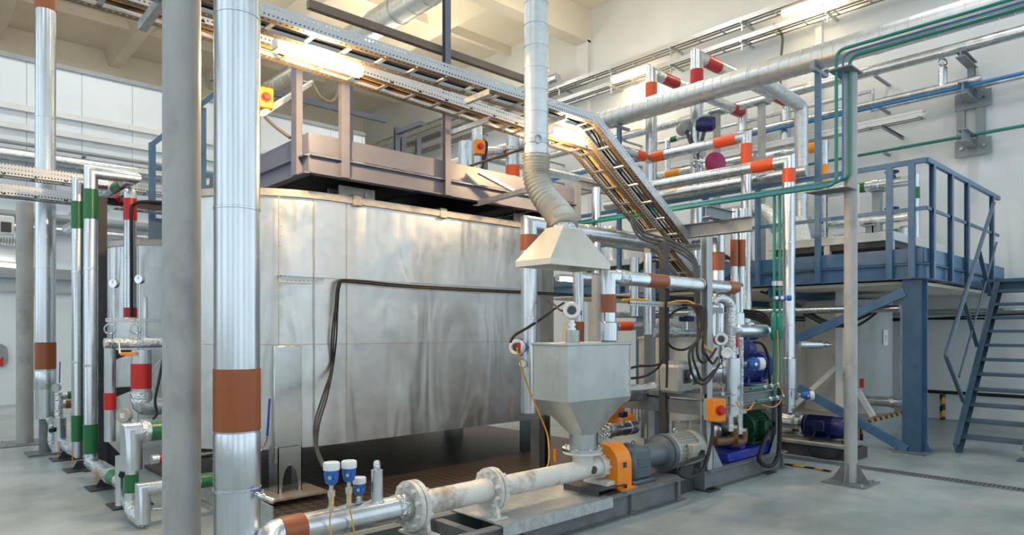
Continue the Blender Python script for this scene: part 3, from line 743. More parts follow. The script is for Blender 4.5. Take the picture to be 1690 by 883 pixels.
# ================================================================ SCREW PUMP
AY, AZ = 3.69, .40
zz_ = lambda px, py: onY(px, py, AY)
X = lambda px: onY(px, 700, AY).x
sk = T('pump_skid', 'long grey steel channel skid under the white screw pump', 'skid', (3.8,3.7,0))
sx0, sx1, sy0, sy1 = 2.2, 5.34, 3.47, 3.97
P('channel', MB().prof((sx0,sy0,.1), (sx1,sy0,.1), C_(.2,.08,.01)), 'grey_steel', sk)
P('channel', MB().prof((sx0,sy1,.1), (sx1,sy1,.1), mir(C_(.2,.08,.01))), 'grey_steel', sk)
for x in (sx0+.05, 2.9, 3.35, 4.6, sx1-.05): P('cross_member', MB().prof((x,sy0,.1), (x,sy1,.1), C_(.18,.07,.01)), 'grey_steel', sk)
P('top_plate', MB().box((4.45,sy0-.04,.2), (sx1,sy1+.04,.215)), 'grey_steel', sk)
gx0, gx1 = onY(822, 850, sy0).x, onY(1003, 810, sy0).x
sp_ = MB(); sp_.box((gx0,sy0-.05,.205), (gx1,sy1+.03,.212)); sp_.box((gx0,sy0-.055,.13), (gx1,sy0-.05,.212))
solo('cover_sheet', sp_, 'galvanised', 'bent galvanised sheet lying over the pump skid', 'metal sheet', smooth=0)
pm_ = T('screw_pump', 'rust-stained white screw pump lying on the grey skid below the hopper', 'pump', (3.7,AY,.2))
def fl2(px, r, t=.035):
    x = X(px); b = MB()
    b.lathe((x,AY,AZ), XA, [(-t-.006,.09),(-t-.006,r),(-.004,r),(-.004,r*.9),(.004,r*.9),(.004,r),(t+.006,r),(t+.006,.09)], 36)
    fo = P('flange', b, 'flange_white', pm_, 'bolted white flange')
    for k in range(10):
        a = 2*math.pi*(k+.5)/10; q = V(x, AY+r*.82*math.cos(a), AZ+r*.82*math.sin(a)); P('bolt', MB().cyl(q-XA*.065, q+XA*.065, .015, n=6), 'flange_white', fo)
fl2(681, .165, .03); fl2(811, .155, .022)
P('stator', MB().cyl((X(690),AY,AZ), (X(805),AY,AZ), .083, n=28), 'cast_white', pm_)
P('body', MB().lathe((X(815),AY,AZ), XA, [(0,.11),(.05,.105),(.10,.078),(X(985)-X(815),.078),(X(985)-X(815)+.02,.09),(X(990)-X(815)+.03,.09)], 28), 'cast_white', pm_)
P('inlet', MB().lathe((hcx,AY,AZ), ZA, [(0,.085),(.10,.085),(.125,.1),(.138,.165),(.158,.165),(.158,.1)], 28), 'cast_white', pm_)
P('plug', MB().lathe((hcx+.05,AY-.085,AZ), -YA, [(-.03,.032),(0.0,.032),(.006,.026)], 14), 'dark_steel', pm_)
for px in (692, 806):
    x = X(px); b = MB(); b.prism([(x-.015,AY-.12,.205),(x-.015,AY+.12,.205),(x-.015,AY+.09,AZ-.05),(x-.015,AY-.09,AZ-.05)], (.03,0,0)); b.box((x-.07,AY-.14,.2), (x+.07,AY+.14,.216)); b.bolts((x,AY-.11,.214), ZA, .0, 1, .014, .018)
    P('foot', b, 'cast_white', pm_)
b = MB(); lx = X(992)
b.lathe((lx-.06,AY,AZ), XA, [(0,.10),(.025,.10),(.025,.082),(.13,.082),(.13,.125),(.16,.125)], 24)
for i in range(10):
    a = 2*math.pi*i/10; b.bar((lx-.03,AY+.09*math.cos(a),AZ+.09*math.sin(a)), (lx+.07,AY+.09*math.cos(a),AZ+.09*math.sin(a)), .012, .02)
b.box((lx-.08,AY-.13,.255), (lx+.1,AY+.13,.29)); P('bearing_housing', b, 'cast_white', pm_)
tb = MB(); t0, t1 = X(958), X(1006)
tb.box((t0,AY-.19,.21), (t1,AY+.19,.216)); tb.box((t0,AY-.19,.25), (t1,AY+.19,.256)); tb.box((t0,AY-.19,.21), (t0+.006,AY+.19,.256)); tb.box((t1-.006,AY-.19,.21), (t1,AY+.19,.256))
P('mounting_box', tb, 'dark_steel', pm_, 'dark hollow section under the bearing')
gd = T('coupling_guard', 'bright orange arched coupling guard between pump and gearbox', 'guard', (4.7,AY,.215))
g0, g1 = onY(1018, 760, AY-.15).x, onY(1041, 760, AY-.15).x
prf = [V(g0,AY-.16,.215), V(g0,AY+.16,.215)]+[V(g0,AY+.16*math.cos(t),.42+.16*math.sin(t)) for t in [math.pi*j/14 for j in range(15)]]
b = MB(); b.prism(prf, (g1-g0,0,0)); b.box((g0-.01,AY-.21,.215), (g1+.02,AY-.15,.224)); P('shell', b, 'orange_paint', gd, smooth=30)
P('slot', MB().box(((g0+g1)/2-.022,AY-.1635,.39), ((g0+g1)/2+.022,AY-.158,.435)), 'dark_steel', gd, 'dark square opening')
gb = T('gearbox', 'slate-grey finned gearbox between orange guard and pale motor', 'gearbox', (5.0,AY,.215))
x0, x1, x2, x3 = onY(1042, 760, AY-.12).x, onY(1076, 760, AY-.12).x, onY(1092, 760, AY).x, onY(1100, 760, AY).x
b = MB(); b.box((x0,AY-.15,.24), (x1-.03,AY+.15,.52), .03); b.box((x0-.02,AY-.17,.215), (x1,AY+.17,.25), .01)
for k in range(6): b.box((x0+.05,AY-.158,.28+k*.028), (x1-.08,AY-.148,.292+k*.028))
b.cyl((x0+.1,AY,.52), (x0+.1,AY,.55), .03); b.torus((x0+.18,AY,.54), YA, .02, .006)
P('case', b, 'gear_grey', gb)
P('neck', MB().lathe((x1-.04,AY,AZ), XA, [(0,.10),(x2-x1,.11),(x2-x1+.02,.16)], 28), 'gear_grey', gb)
P('motor_flange', MB().lathe((x2-.01,AY,AZ), XA, [(0,.15),(.0,.178),(.05,.178),(.05,.12)], 36), 'gear_grey', gb)
def motor(label, a, b_, r, m, boxdir=None, name='electric_motor', nf=28, loc=None, foot=None, fan=True, lift=True):
    a, b_ = Vector(a), Vector(b_); d = (b_-a).normalized(); L = (b_-a).length; root = T(name, label, 'motor', loc if loc is not None else (a+b_)/2-V(0,0,r))
    _, s, u = frame(d)
    b = MB(); b.lathe(a, d, [(0,r*.6),(0,r*.98),(.03,r*.98),(.03,r*.9),(L*.68,r*.9),(L*.68,r*.95)], 30)
    for i in range(nf):
        t = 2*math.pi*i/nf; w = s*math.cos(t)+u*math.sin(t)
        b.bar(a+d*.03+w*r*.95, a+d*L*.68+w*r*.95, .006, r*.13, w)
    P('finned_case', b, m, root)
    P('fan_cover', MB().lathe(a+d*L*.67, d, [(0,r*1.0),(.01,r*1.03),(L*.27,r*1.0),(L*.33,r*.88),(L*.33,0.01)], 30), m, root)
    bd = Vector(boxdir) if boxdir is not None else s
    _, s2, u2 = frame(d, bd)
    c = a+d*L*.42+bd*r*1.12
    tbx = P('terminal_box', MB().cbox(c, d*r*.52, bd*r*.26, bd.cross(d).normalized()*r*.48, .008), m, root)
    P('cable_gland', MB().cyl(c+d*r*.2+bd*r*.2, c+d*r*.2+bd*r*.42, r*.13, n=10), 'black_rubber', tbx, 'black cable gland')
    if foot:
        f = MB()
        for t in (.12, .6): f.bar(a+d*L*t-V(0,0,r*.75)-s*r*.75, a+d*L*t-V(0,0,r*.75)+s*r*.75, .05, r*.6)
        f.cbox(a+d*L*.36-V(0,0,r*1.02), d*L*.36, s*r*.85, V(0,0,.012), .004)
        P('foot', f, m, root)
    if lift: P('lifting_eye', MB().torus(a+d*L*.3+V(0,0,r*1.12), s, r*.14, r*.035, 16, 6), 'galvanised' if m == 'motor_grey' else m, root)
    return root
mo = motor('pale grey ribbed electric motor at the end of the pump skid', V(x3-.01,AY,AZ+.0), V(x3+.50,AY,AZ), .165, 'motor_grey', -YA, loc=(x3+.2,AY,.215))
P('foot', MB().box((x3+.08,AY-.1,.0), (x3+.3,AY+.1,.25)), 'dark_steel', mo)
gl = V(x3+.2,AY-.24,.38)
cable('motor_cable', 'thick black cable looping from the pale motor up into the frame', [gl+V(0,.01,.0), gl+V(-.04,-.05,.0), onY(1118,770,3.32), onY(1128,787,3.33), onY(1150,785,3.36), onY(1165,765,3.4), onY(1175,720,3.45), onY(1176,690,3.47)], .018)
# suction pipe
pz = lambda px, z: V(X(px), AY, z)
sucp = pipe('suction_pipe', 'silver horizontal pipe with brown band feeding the white screw pump', [V(X(405)-.02,AY-.25,.20), pz(447,.405), pz(672,AZ)], .083, [(1,462,500,'brown_band')], fil=.06, k=3, foil=[(1,652,668),(0,445,440)], lips=.55)
for k, (px, ylab, s_, lab) in enumerate(((547, 0, 1.0, 'blue and white pressure transmitter nearest the brown band'), (576, 0, .95, 'blue and white pressure transmitter next to the stub pipe'))):
    x = X(px); transmitter(lab, (x,AY,AZ+.08), ZA, None, .88*s_, .15)
transmitter('small low blue and white pressure transmitter at the foot of the stub pipe', (X(600),AY+.05,AZ+.075), ZA, None, .75, .045)
x = X(622)
vs_ = T('vent_stub', 'silver capped vertical stub pipe on the suction pipe', 'pipe stub', (x,AY,AZ+.07))
P('jacket', MB().cyl((x,AY,AZ+.06), (x,AY,AZ+.27), .037, n=20), 'jacket', vs_); P('cap', MB().lathe((x,AY,AZ+.27), ZA, [(0,.02),(.02,.024),(.05,.022),(.06,.014)], 12), 'foil', vs_, 'foil cap')
P('collar', MB().lathe((x,AY,AZ+.055), ZA, [(0,.055),(.025,.05),(.03,.037)], 16), 'foil', vs_)
for k, (p0, p1) in enumerate(((543,530),(571,566))):
    cable('amber_cable', 'thin amber wire dropping from a blue transmitter', [V(X(p0),AY-.06,AZ+.2), V(X(p0)-.05,AY-.13,AZ+.12), V(X(p1),AY-.11,AZ+.02), V(X(p1)+.05,AY-.13,.1), V(X(p1)+.02,AY-.2,.01)], .004, 'cable_amber', group='amber transmitter wires')
# ================================================================ SUPPORT POSTS AND PIPES ALONG THE TANK FRONTS
def round_post(label, x, y, r, z1, m='grey_post', plate=.2, gus=.14, tp=None):
    root = T('support_post', label, 'post', (x, y, 0))
    P('shaft', MB().cyl((x,y,.01), (x,y,z1), r, n=32), m, root)
    P('base_plate', MB().box((x-plate,y-plate,0), (x+plate,y+plate,.014)), 'grey_steel', root)
    if gus:
        for d in (XA, YA, -XA, -YA):
            a = V(x,y,.014)+d*r*.95
            s = d.cross(ZA)*.004
            P('gusset', MB().prism([a-s, a+d*(plate-r-.02)-s, a+V(0,0,gus)-s], s*2), 'grey_steel', root)
    for sx in (-1, 1):
        for sy in (-1, 1): P('anchor_bolt', MB().cyl((x+sx*plate*.78,y+sy*plate*.78,.012), (x+sx*plate*.78,y+sy*plate*.78,.035), .013, n=6), 'galvanised', root)
    if tp: P('top_plate', MB().box((x-tp,y-tp,z1), (x+tp,y+tp,z1+.012)), 'grey_steel', root)
    return root
pn = toY(V(1.2,0,0), 300); round_post('tall grey round post beside the big brown-banded pipe', 1.2, pn.y, .099, 9.15)
pq = toY(V(1.35,0,0), 41); round_post('grey round post under the paired cable trays by the far brown-banded pipe', 1.35, pq.y, .10, 3.3, gus=False, plate=.3)
bp = V(1.42, 3.80, 0)
big = pipe('riser_pipe', 'widest silver vertical pipe, brown band low down, tap near its foot', [V(bp.x,bp.y,9.9), V(bp.x,bp.y,.03)], .121, [(0,608,709,'brown_band')], n=36, lips=0, m='jacket_streak', collars=[(0,712,802,.004)])
P('lip', MB().lathe((bp.x,bp.y,toZ(bp,806).z), ZA, [(-.008,.121),(-.006,.127),(.006,.127),(.008,.121)], 36), 'jacket', big)
for k, y in enumerate((346, 30)): P('lip', MB().lathe((bp.x,bp.y,toZ(bp,y).z), ZA, [(-.008,.121),(-.006,.124),(.006,.124),(.008,.121)], 36), 'jacket', big)
# tap with blue lever
def tap(label, p, d, s=1.0, lever=None):
    p = Vector(p); d = Vector(d).normalized(); root = T('ball_valve', label, 'valve', p)
    P('body', MB().lathe(p, d, [(0,.014*s),(.03*s,.014*s),(.03*s,.022*s),(.05*s,.024*s),(.07*s,.022*s),(.07*s,.015*s),(.11*s,.015*s),(.11*s,.018*s),(.13*s,.018*s)], 10).cyl(p+d*.05*s, p+d*.05*s+V(0,0,.04*s), .008*s, n=8), 'chrome', root)
    lv = Vector(lever) if lever is not None else -d*.11*s
    P('handle', MB().bar(p+d*.05*s+V(0,0,.042*s)+lv*.02, p+d*.05*s+V(0,0,.042*s)+lv, .018*s, .006*s, bev=.002), 'handle_blue', root, 'blue lever')
    return root
tz = toZ(bp, 812).z
tap('chrome tap with blue lever near the foot of the widest brown-banded pipe', (bp.x+.06,bp.y-.105,tz), (.6,-.8,-.35), .9, (-.085,.03,.0))
hv = onY(444, 690, 5.2)
bh = T('valve_lever', 'blue upright lever by the leg cover of the big tank', 'lever', hv-V(0,0,.2)); P('grip', MB().bar(onY(441,720,5.2), onY(445,658,5.2), .026, .012, XA, .004), 'handle_blue', bh); P('shank', MB().tube([onY(441,722,5.2), onY(436,735,5.25), onY(428,742,5.3)], .008, 8), 'chrome', bh); P('stem', MB().cyl(onY(428,742,5.3), onY(424,748,5.5), .02, n=10), 'chrome', bh)
lp = toY(V(1.43,0,0), 75)
far = pipe('riser_pipe', 'silver vertical pipe with two brown bands nearest the white panel wall', [V(lp.x,lp.y,9.9), V(lp.x,lp.y,toZ(lp,690).z)], .112, [(0,565,609,'brown_band'),(0,-30,18,'brown_band')], n=28, m='jacket_streak', lips=2.2, collars=[(0,612,642,.006)])
P('foot', MB().cyl((lp.x,lp.y,0), (lp.x,lp.y,toZ(lp,688).z), .07, n=20), 'grey_steel', far)
P('foot_plate', MB().box((lp.x-.2,lp.y-.2,0), (lp.x+.2,lp.y+.2,.02)), 'grey_steel', far)
# paired trays in front of the far pipe
for z, lab in ((3.33, 'upper of two punched cable trays crossing before the far brown-banded pipe'), (3.10, 'lower of two punched cable trays crossing before the far brown-banded pipe')):
    tray('cable_tray', lab, [V(-1.2,9.6,z), V(3.6,9.6,z)], .25, .13, cables=2, cm='cable_grey')
# green-banded pair
G1 = toY(V(1.55,0,0), 150); G2 = toY(V(1.55,0,0), 128)
g1t = toZ(G1, 284); g2t = toZ(G2, 300)
pipe('riser_pipe', 'taller silver riser with two green bands in the green-banded pair', path(V(1.95,11.5,g1t.z), ('Y',G1.y+.0), ('X',G1.x), ('Z',.16), ('Y',6.35)), .066,
     [(2,313,362,'green_band'),(2,700,748,'green_band'),(3,186,196,'green_band'),(0,192,205,'green_band')], fil=0, k=1, foil=[(3,164,184)], lips=1.3)
pipe('riser_pipe', 'shorter silver riser with two green bands in the green-banded pair', path(V(1.84,G2.y,g2t.z), ('X',G2.x), ('Z',.17), ('Y',10.0)), .060, [(1,333,378,'green_band'),(1,685,728,'green_band')], fil=0, k=1, foil=[(2,120,110)], lips=1.3)
for y in (9.6, 8.75, 7.6, 6.7):
    r_ = T('pipe_support', 'dark steel pipe foot under the floor-level green-banded pipe, '+{9.6:'farthest',8.75:'second farthest',7.6:'second nearest',6.7:'nearest'}[y]+' of four', 'pipe support', (1.55,y,0))
    P('plate', MB().box((1.40,y-.14,0), (1.72,y+.14,.012)), 'dark_steel', r_); P('stand', MB().prism([V(1.47,y,.012),V(1.66,y,.012),V(1.60,y,.10),V(1.52,y,.10)], (0,.012,0)), 'dark_steel', r_)
    P('tag', MB().box((1.46,y-.06,.05), (1.468,y-.045,.22)), 'orange_paint', r_, 'orange marker strip')
# red riser
Rr = toY(V(1.95,0,0), 215)
pipe('riser_pipe', 'silver riser with red bands carrying a black cable', path(V(1.95,12.0,toZ(Rr,318).z), ('Y',Rr.y), ('z',532)), .064, [(1,328,364,'red_band'),(1,508,524,'red_band'),(0,194,207,'red_band')], fil=.04, k=2, lips=1.3, foil=[(1,524,531)])
cable('black_cable', 'black cable strapped down the front of the red-banded riser', [onY(275,334,Rr.y-.3), onY(236,333,Rr.y-.2), onY(221,338,Rr.y-.1), onY(217,352,Rr.y-.09), onY(217,430,Rr.y-.085), onY(217,522,Rr.y-.085)], .018)
# dark steel post with cross arm
F = toY(V(1.75,0,0), 167)
sp = T('pipe_stand', 'dark grey steel stand with cross arm behind the green-banded risers', 'pipe stand', (F.x,F.y,0))
P('post', MB().prof(V(F.x,F.y,.01), V(F.x,F.y,toZ(F,325).z), C_(.1,.09,.008)), 'dark_steel', sp)
P('arm', MB().prof(V(F.x-.12,F.y,toZ(F,331).z), V(2.6,F.y,toZ(F,331).z), C_(.08,.06,.006)), 'dark_steel', sp)
for py in (578, 640):
    z = toZ(F, py).z; P('bracket_arm', MB().prism([V(F.x+.04,F.y-.1,z),V(F.x+.32,F.y-.1,z),V(F.x+.32,F.y-.1,z-.03),V(F.x+.04,F.y-.1,z-.14)], (0,.1,0)), 'dark_steel', sp)
P('base_plate', MB().box((F.x-.2,F.y-.2,0), (F.x+.3,F.y+.2,.014)), 'dark_steel', sp)
P('gusset', MB().prism([V(F.x+.05,F.y,.014),V(F.x+.28,F.y,.014),V(F.x+.05,F.y,.3)], (0,.01,0)), 'dark_steel', sp)
# foil run, gauges and red-banded vessel
HY = 7.6; hz = onY(222, 566, HY).z
xh0, xh1 = onY(172, 560, HY).x, 2.12
pipe('foil_pipe', 'foil-wrapped level pipe below the two pressure gauges', [V(xh0,HY,hz), V(xh1,HY,hz)], .05, [], m='foil', lips=0)
pipe('riser_pipe', 'wide short vertical pipe with a broad bright red band under the foil-wrapped run', path(V(onY(233,600,7.5).x, 7.5, hz-.07), ('z',672), ('X',2.1)), .09, [(0,600,641,'red_band')], fil=.08, k=3, foil=[(0,646,664)], lips=0)
pipe('riser_pipe', 'slim vertical pipe with a short red band beside the dark pipe stand', path(V(1.62,7.72,hz-.05), ('z',728)), .052, [(0,648,676,'red_band')], lips=.5)
def gauge(label, p, d, r=.05, drop=.3):
    p = Vector(p); d = Vector(d).normalized(); root = T('pressure_gauge', label, 'gauge', p-V(0,0,drop))
    P('case', MB().lathe(p-d*.02, d, [(0,r*.9),(.005,r),(.04,r),(.045,r*.96),(.045,r*.88)], 24), 'chrome', root)
    dl = P('dial', MB().lathe(p+d*.022, d, [(0,r*.88),(.002,r*.87)], 24), 'dial', root, 'white dial')
    P('needle', MB().bar(p+d*.026, p+d*.026+V(0,0,r*.6), .004, .002, d), 'black_rubber', dl, 'black needle')
    b = MB(); b.tube([p-V(0,0,r), p-V(0,0,drop)], .009, 8); b.lathe(p-V(0,0,r+.06), ZA, [(0,.014),(.05,.014)], 6); P('stem', b, 'chrome', root)
    P('siphon', MB().torus(p-V(0,0,drop-.06)+V(-.04,0,.03), V(.5,1,0), .05, .007, 20, 8), 'chrome', root)
    return root
for k, (px, py, dy, lab) in enumerate(((189, 468, .06, 'round pressure gauge on a coiled stem by the dark pipe stand'), (231, 461, -.02, 'round pressure gauge on a coiled stem right of the red-banded riser'))):
    q = onY(px, py, HY+dy); gauge(lab.replace('right of', 'beyond'), q, (-.78,-.6,0), .046, q.z-hz-.05)
q = onY(240, 490, HY+.1); th = T('thermometer', 'slim steel thermowell standing on the foil-wrapped pipe', 'thermometer', (q.x,q.y,hz+.05))
P('well', MB().lathe((q.x,q.y,hz+.04), ZA, [(0,.035),(.02,.035),(.02,.012),(.18,.012),(.18,.02),(.42,.018),(.44,.008)], 12), 'chrome', th)
b = MB(); a, c = onY(174,531,7.45), onY(274,524,7.45); c = V(c.x,7.45,a.z); b.quad(V(a.x,7.45,a.z), c, c+V(0,0,.035), V(a.x,7.45,a.z+.035), .035, (c-a).length); b.quad(V(a.x,7.45,a.z), c, c+V(0,.04,0), V(a.x,7.49,a.z), .04, (c-a).length)
solo('perforated_strip', b, 'strip_slot', 'short perforated strip below the pressure gauges', 'cable strip', smooth=0)
q = onY(191, 567, 7.45); tap('valve with blue lever on the foil-wrapped pipe', q, (-.7,-.7,0), 1.0, (0,0,.06))
q = onY(198, 584, 7.4); ol = T('valve_lever', 'orange lever hanging below the foil-wrapped pipe', 'lever', q); P('grip', MB().bar(q, q+V(.13,-.02,-.005), .02, .035, None, .005), 'orange_paint', ol); P('stem', MB().cyl(q, q+V(0,.05,.12), .01), 'chrome', ol)
q = onY(203, 686, 7.1); gx = T('instrument_head', 'round steel instrument head with a white label by the red-banded pipes', 'instrument', q-V(0,0,.07))
d = V(-.75,-.66,0); P('case', MB().lathe(q, d, [(-.09,.03),(-.05,.065),(.0,.072),(.012,.066)], 24), 'motor_grey', gx); P('label', MB().cbox(q+d.normalized()*.013, V(.66,-.75,0)*.022, V(0,0,.024), d.normalized()*.002, .0005), 'white_paint', gx, 'white label')
P('stem', MB().cyl(q-d.normalized()*.08, q-d.normalized()*.08-V(0,0,.25), .02), 'chrome', gx)
for k in range(8):
    a = onY(268-2*k, 590+9*k, 7.3); c = onY(254, 640+5*k, 7.35)
    if k < 5: cable('steel_wire', 'thin loose steel wire curling beside the broad red band', [a, a.lerp(c,.5)+V(.02*k-.04,0,.03), c, c+V(.05,0,-.05-.02*k)], .0025, 'chrome', group='loose thin steel wires')
cable('black_cable', 'black cable hanging between the broad red band and the tall grey post', [onY(272,575,6.9), onY(264,620,6.9), onY(256,660,6.9), onY(259,682,6.9), onY(252,692,6.9)], .013)
# green-banded elbows at floor level
Cc = toY(V(1.45,0,0), 217)
c1 = pipe('elbow_pipe', 'thick silver elbow pipe with a green band, higher of the two beside the grey post', path(V(1.95,Cc.y,toZ(Cc,714).z), ('X',1.45), ('z',775)), .082, [(0,247,268,'green_band')], fil=0, k=1, lips=0, foil=[(0,232,240)])
P('lower_pipe', MB().cyl((1.45,Cc.y,toZ(Cc,773).z), (1.45,Cc.y,.12), .05, n=18), 'jacket', c1)
P('colour_band', MB().cyl(toZ(Cc,782), toZ(Cc,812), .054, n=18), 'green_band', c1, 'green band')
Dd = toY(V(1.45,0,0), 233)
pipe('elbow_pipe', 'silver elbow pipe close to the floor passing behind the grey post to a green band', path(V(2.12,Dd.y-.05,toZ(Dd,806).z), ('X',1.45), ('Z',.04)), .056, [(0,329,353,'green_band')], fil=0, k=1, lips=.9)
solo('foil_elbow', MB().tube([V(1.45,Cc.y+.12,.13), V(1.45,Cc.y,.12), V(1.44,Cc.y-.12,.07), V(1.45,Dd.y-.03,.05)], [.05,.062,.058,.05], 12), 'foil', 'crumpled foil elbow joining the two floor-level elbow pipes', 'pipe')
pipe('branch_pipe', 'short level pipe with a red band low behind the grey post', [V(1.75,6.75,onY(262,757,6.75).z), V(2.6,6.75,onY(262,757,6.75).z)], .045, [(0,262,283,'red_band')], lips=0)
q = onY(198, 795, 6.3); st_ = T('pipe_stub', 'short capped vertical stub beside the floor-level green-banded pipe', 'pipe stub', (q.x,q.y,.1)); P('jacket', MB().cyl((q.x,q.y,.1), (q.x,q.y,onY(198,752,6.3).z), .035), 'jacket', st_); P('knob', MB().cyl(onY(201,784,6.26), onY(201,784,6.2), .025, n=10), 'black_rubber', st_, 'black knob')
P('spigot', MB().cyl((1.52,Dd.y-.06,.14), (1.62,Dd.y-.12,.14), .012), 'chrome', c1)
# skirt plate on the pit edge by the grey post
solo('kick_plate', MB().bar((2.05,4.8,.15), (2.05,7.0,.15), .012, .22), 'galvanised', 'checkered kick plate along the drip deck edge behind the grey post', 'plate')
# valve group by the far pipe
vx, vy = 1.5, lp.y-.35
vg = T('valve_group', 'foil-wrapped valve body with gauge at the foot of the far brown-banded pipe', 'valve', (vx,vy,.05))
q = lambda px, py: onY(px, py, vy)
P('body', MB().cyl(q(98,744), q(98,690), .075, n=18), 'jacket', vg); P('neck', MB().cyl(q(97,690), q(97,648), .045, n=16), 'foil', vg)
P('branch', MB().cyl(q(97,655), q(132,650), .045, n=16), 'jacket', vg); P('colour_band', MB().cyl(q(111,653), q(126,651), .049, n=16), 'green_band', vg, 'green band')
P('elbow', MB().tube([q(80,690), q(86,700), q(84,730), q(92,745)], .04, 10, .05), 'foil', vg)
P('gauge_case', MB().lathe(q(93,640), V(-.7,-.7,0), [(-.03,.045),(.0,.05),(.02,.05),(.02,.04)], 18), 'chrome', vg)
P('lever', MB().bar(q(98,632), q(99,597), .016, .01), 'handle_blue', vg, 'blue lever'); P('knob', MB().cyl(q(96,708)+V(-.05,-.05,0), q(96,708)+V(-.09,-.09,0), .028, n=10), 'black_rubber', vg, 'black knob')
pipe('branch_pipe', 'short brown-banded branch pipe beside the far valve', [onY(100,668,vy+.25), onY(128,666,vy+.25)], .05, [(0,108,124,'brown_band')], lips=0)
# blue railing on the second tank
rl = T('blue_railing', 'blue steel railing over the second stainless tank', 'railing', (2.6,9.0,2.65))
b0 = onY(251, 380, 9.2); b0.z = 2.66; zt = toZ(b0, 236).z
P('post', MB().prof(b0, V(b0.x,b0.y,zt), C_(.07,.06,.006)), 'blue_paint', rl)
b1 = onY(334, 320, 9.2); P('post', MB().prof(V(b1.x,b1.y,2.66), V(b1.x,b1.y,toZ(b1,178).z), C_(.08,.06,.006)), 'blue_paint', rl)
P('rail', MB().bar(V(b0.x,b0.y,zt-.02), V(b0.x+.9,b0.y,zt+.95), .05, .06), 'blue_paint', rl); P('rail', MB().bar(V(b0.x,b0.y,zt-.3), V(b1.x+.4,b1.y,zt-.3), .04, .05), 'blue_paint', rl)
P('rail', MB().bar(V(b0.x,b0.y,zt-.78), V(b1.x+.4,b1.y,zt-.2), .03, .05), 'white_paint', rl, 'pale strut')
P('toe_board', MB().box((b0.x-.03,b0.y-.01,2.66), (b1.x+1,b1.y+.01,2.95)), 'blue_paint', rl)
# pipes along the white panel wall
def wallpipe(label, y0, r, Y=17.2, x0=-1.5, x1=8.5, m='jacket', nm='wall_pipe'):
    z = onY(0, y0, Y).z
    root = T(nm, label, 'pipe', ((x0+x1)/2,Y,z)); P('tube', MB().cyl((x0,Y,z), (x1,Y,z), r, n=16), m, root)
    for k in range(5): P('clip', MB().box((x0+.4+k*2.1,Y-r*.4,z-r-.03), (x0+.46+k*2.1,YP-.005,z-r+.005)), 'grey_light', root)
    return root
wallpipe('thin grey conduit, highest pipe along the white panel wall', 232, .045, m='grey_light')
wallpipe('thick silver pipe, widest along the white panel wall', 252, .13)
wallpipe('silver pipe just beneath the widest one on the white panel wall', 274, .06)
wallpipe('blue pipe low along the white panel wall', 322, .05, m='blue_pipe')
wallpipe('grey pipe under the blue pipe on the white panel wall', 352, .09, m='grey_light')
wallpipe('silver pipe lowest along the white panel wall', 372, .07)
cd = T('corrugated_duct', 'ribbed round duct running low before the white panel wall', 'duct', (.5,17.2,3.4))
z = onY(10, 392, 17.2).z; b = MB(); pr = []
for i in range(60): pr += [(.05*i,.16),(.05*i+.025,.175)]
P('tube', b.lathe((-1,17.2,z), XA, pr, 20), 'galvanised', cd); P('clip', MB().box((.6,17.1,z-.2), (.66,17.39,z-.17)), 'grey_light', cd)
bx_ = T('fan_unit', 'pale ventilation box with a dark grille beside the ribbed duct', 'ventilation unit', (.2,15.2,3.6)); q0 = onY(-8,386,15.2); q1 = onY(24,366,15.2)
P('casing', MB().box((q0.x,15.2,q0.z), (q1.x,15.7,q1.z+.1), .02), 'white_paint', bx_); P('grille', MB().box((q0.x+.08,15.18,q0.z+.05), (q1.x-.05,15.2,q1.z-.02)), 'dark_steel', bx_, 'dark grille')
tube_lamp('bright tube lamp on the white panel wall by the picture edge', onY(-25,434,17.2), onY(28,439,17.2), 'lamp_soft', 25, .07, (1,.95,.85))
b = MB(); a = onY(-20, 480, 17.3); c = V(3.6,17.3,a.z); b.quad(a, c, c+V(0,0,.12), a+V(0,0,.12), .12, (c-a).length); solo('cable_strip', b, 'strip_slot', 'punched cable strip low on the white panel wall', 'cable strip', smooth=0)
solo('wall_shelf', MB().box((a.x,17.15,a.z+.28), (3.6,17.4,a.z+.5)), 'grey_light', 'grey ledge above the punched strip on the white panel wall', 'ledge')
sg = T('wall_sign', 'grey six-sided sign with a red corner on the white panel wall', 'sign', onY(2,590,17.35)); 
P('plate', MB().prism([onY(-14,578,17.36), onY(2,567,17.36), onY(12,574,17.36), onY(13,597,17.36), onY(4,606,17.36), onY(-14,600,17.36)], (0,-.02,0)), 'grey_light', sg); P('mark', MB().prism([onY(-8,602,17.33), onY(5,588,17.33), onY(5,604,17.33)], (0,-.01,0)), 'red_plastic', sg, 'red corner')
# ceiling duct and high pipes behind the trays
b = MB(); pr = []
for i in range(33): pr += [(.5*i-.01,.3),(.5*i,.308),(.5*i+.01,.3)]
cdk = T('ceiling_duct', 'large pale round duct under the concrete ceiling above the tank frame', 'duct', (8.1,14,8.2)); P('tube', MB().lathe((8.1,6.3,8.5), YA, pr, 28), 'duct_steel', cdk, smooth=20)
for y in (8, 12.4, 17): P('hanger', MB().cyl((8.1,y,8.8), (8.1,y,9.6), .012).lathe((8.1,y-.02,8.5), YA, [(0,.305),(0,.315),(.04,.315),(.04,.305)], 28), 'galvanised', cdk)
solo('high_pipe', MB().cyl((13.0,12.3,8.26), (13.0,22.5,8.26), .12, n=18), 'jacket', 'silver pipe high on the far wall seen through the tank frame railings', 'pipe')
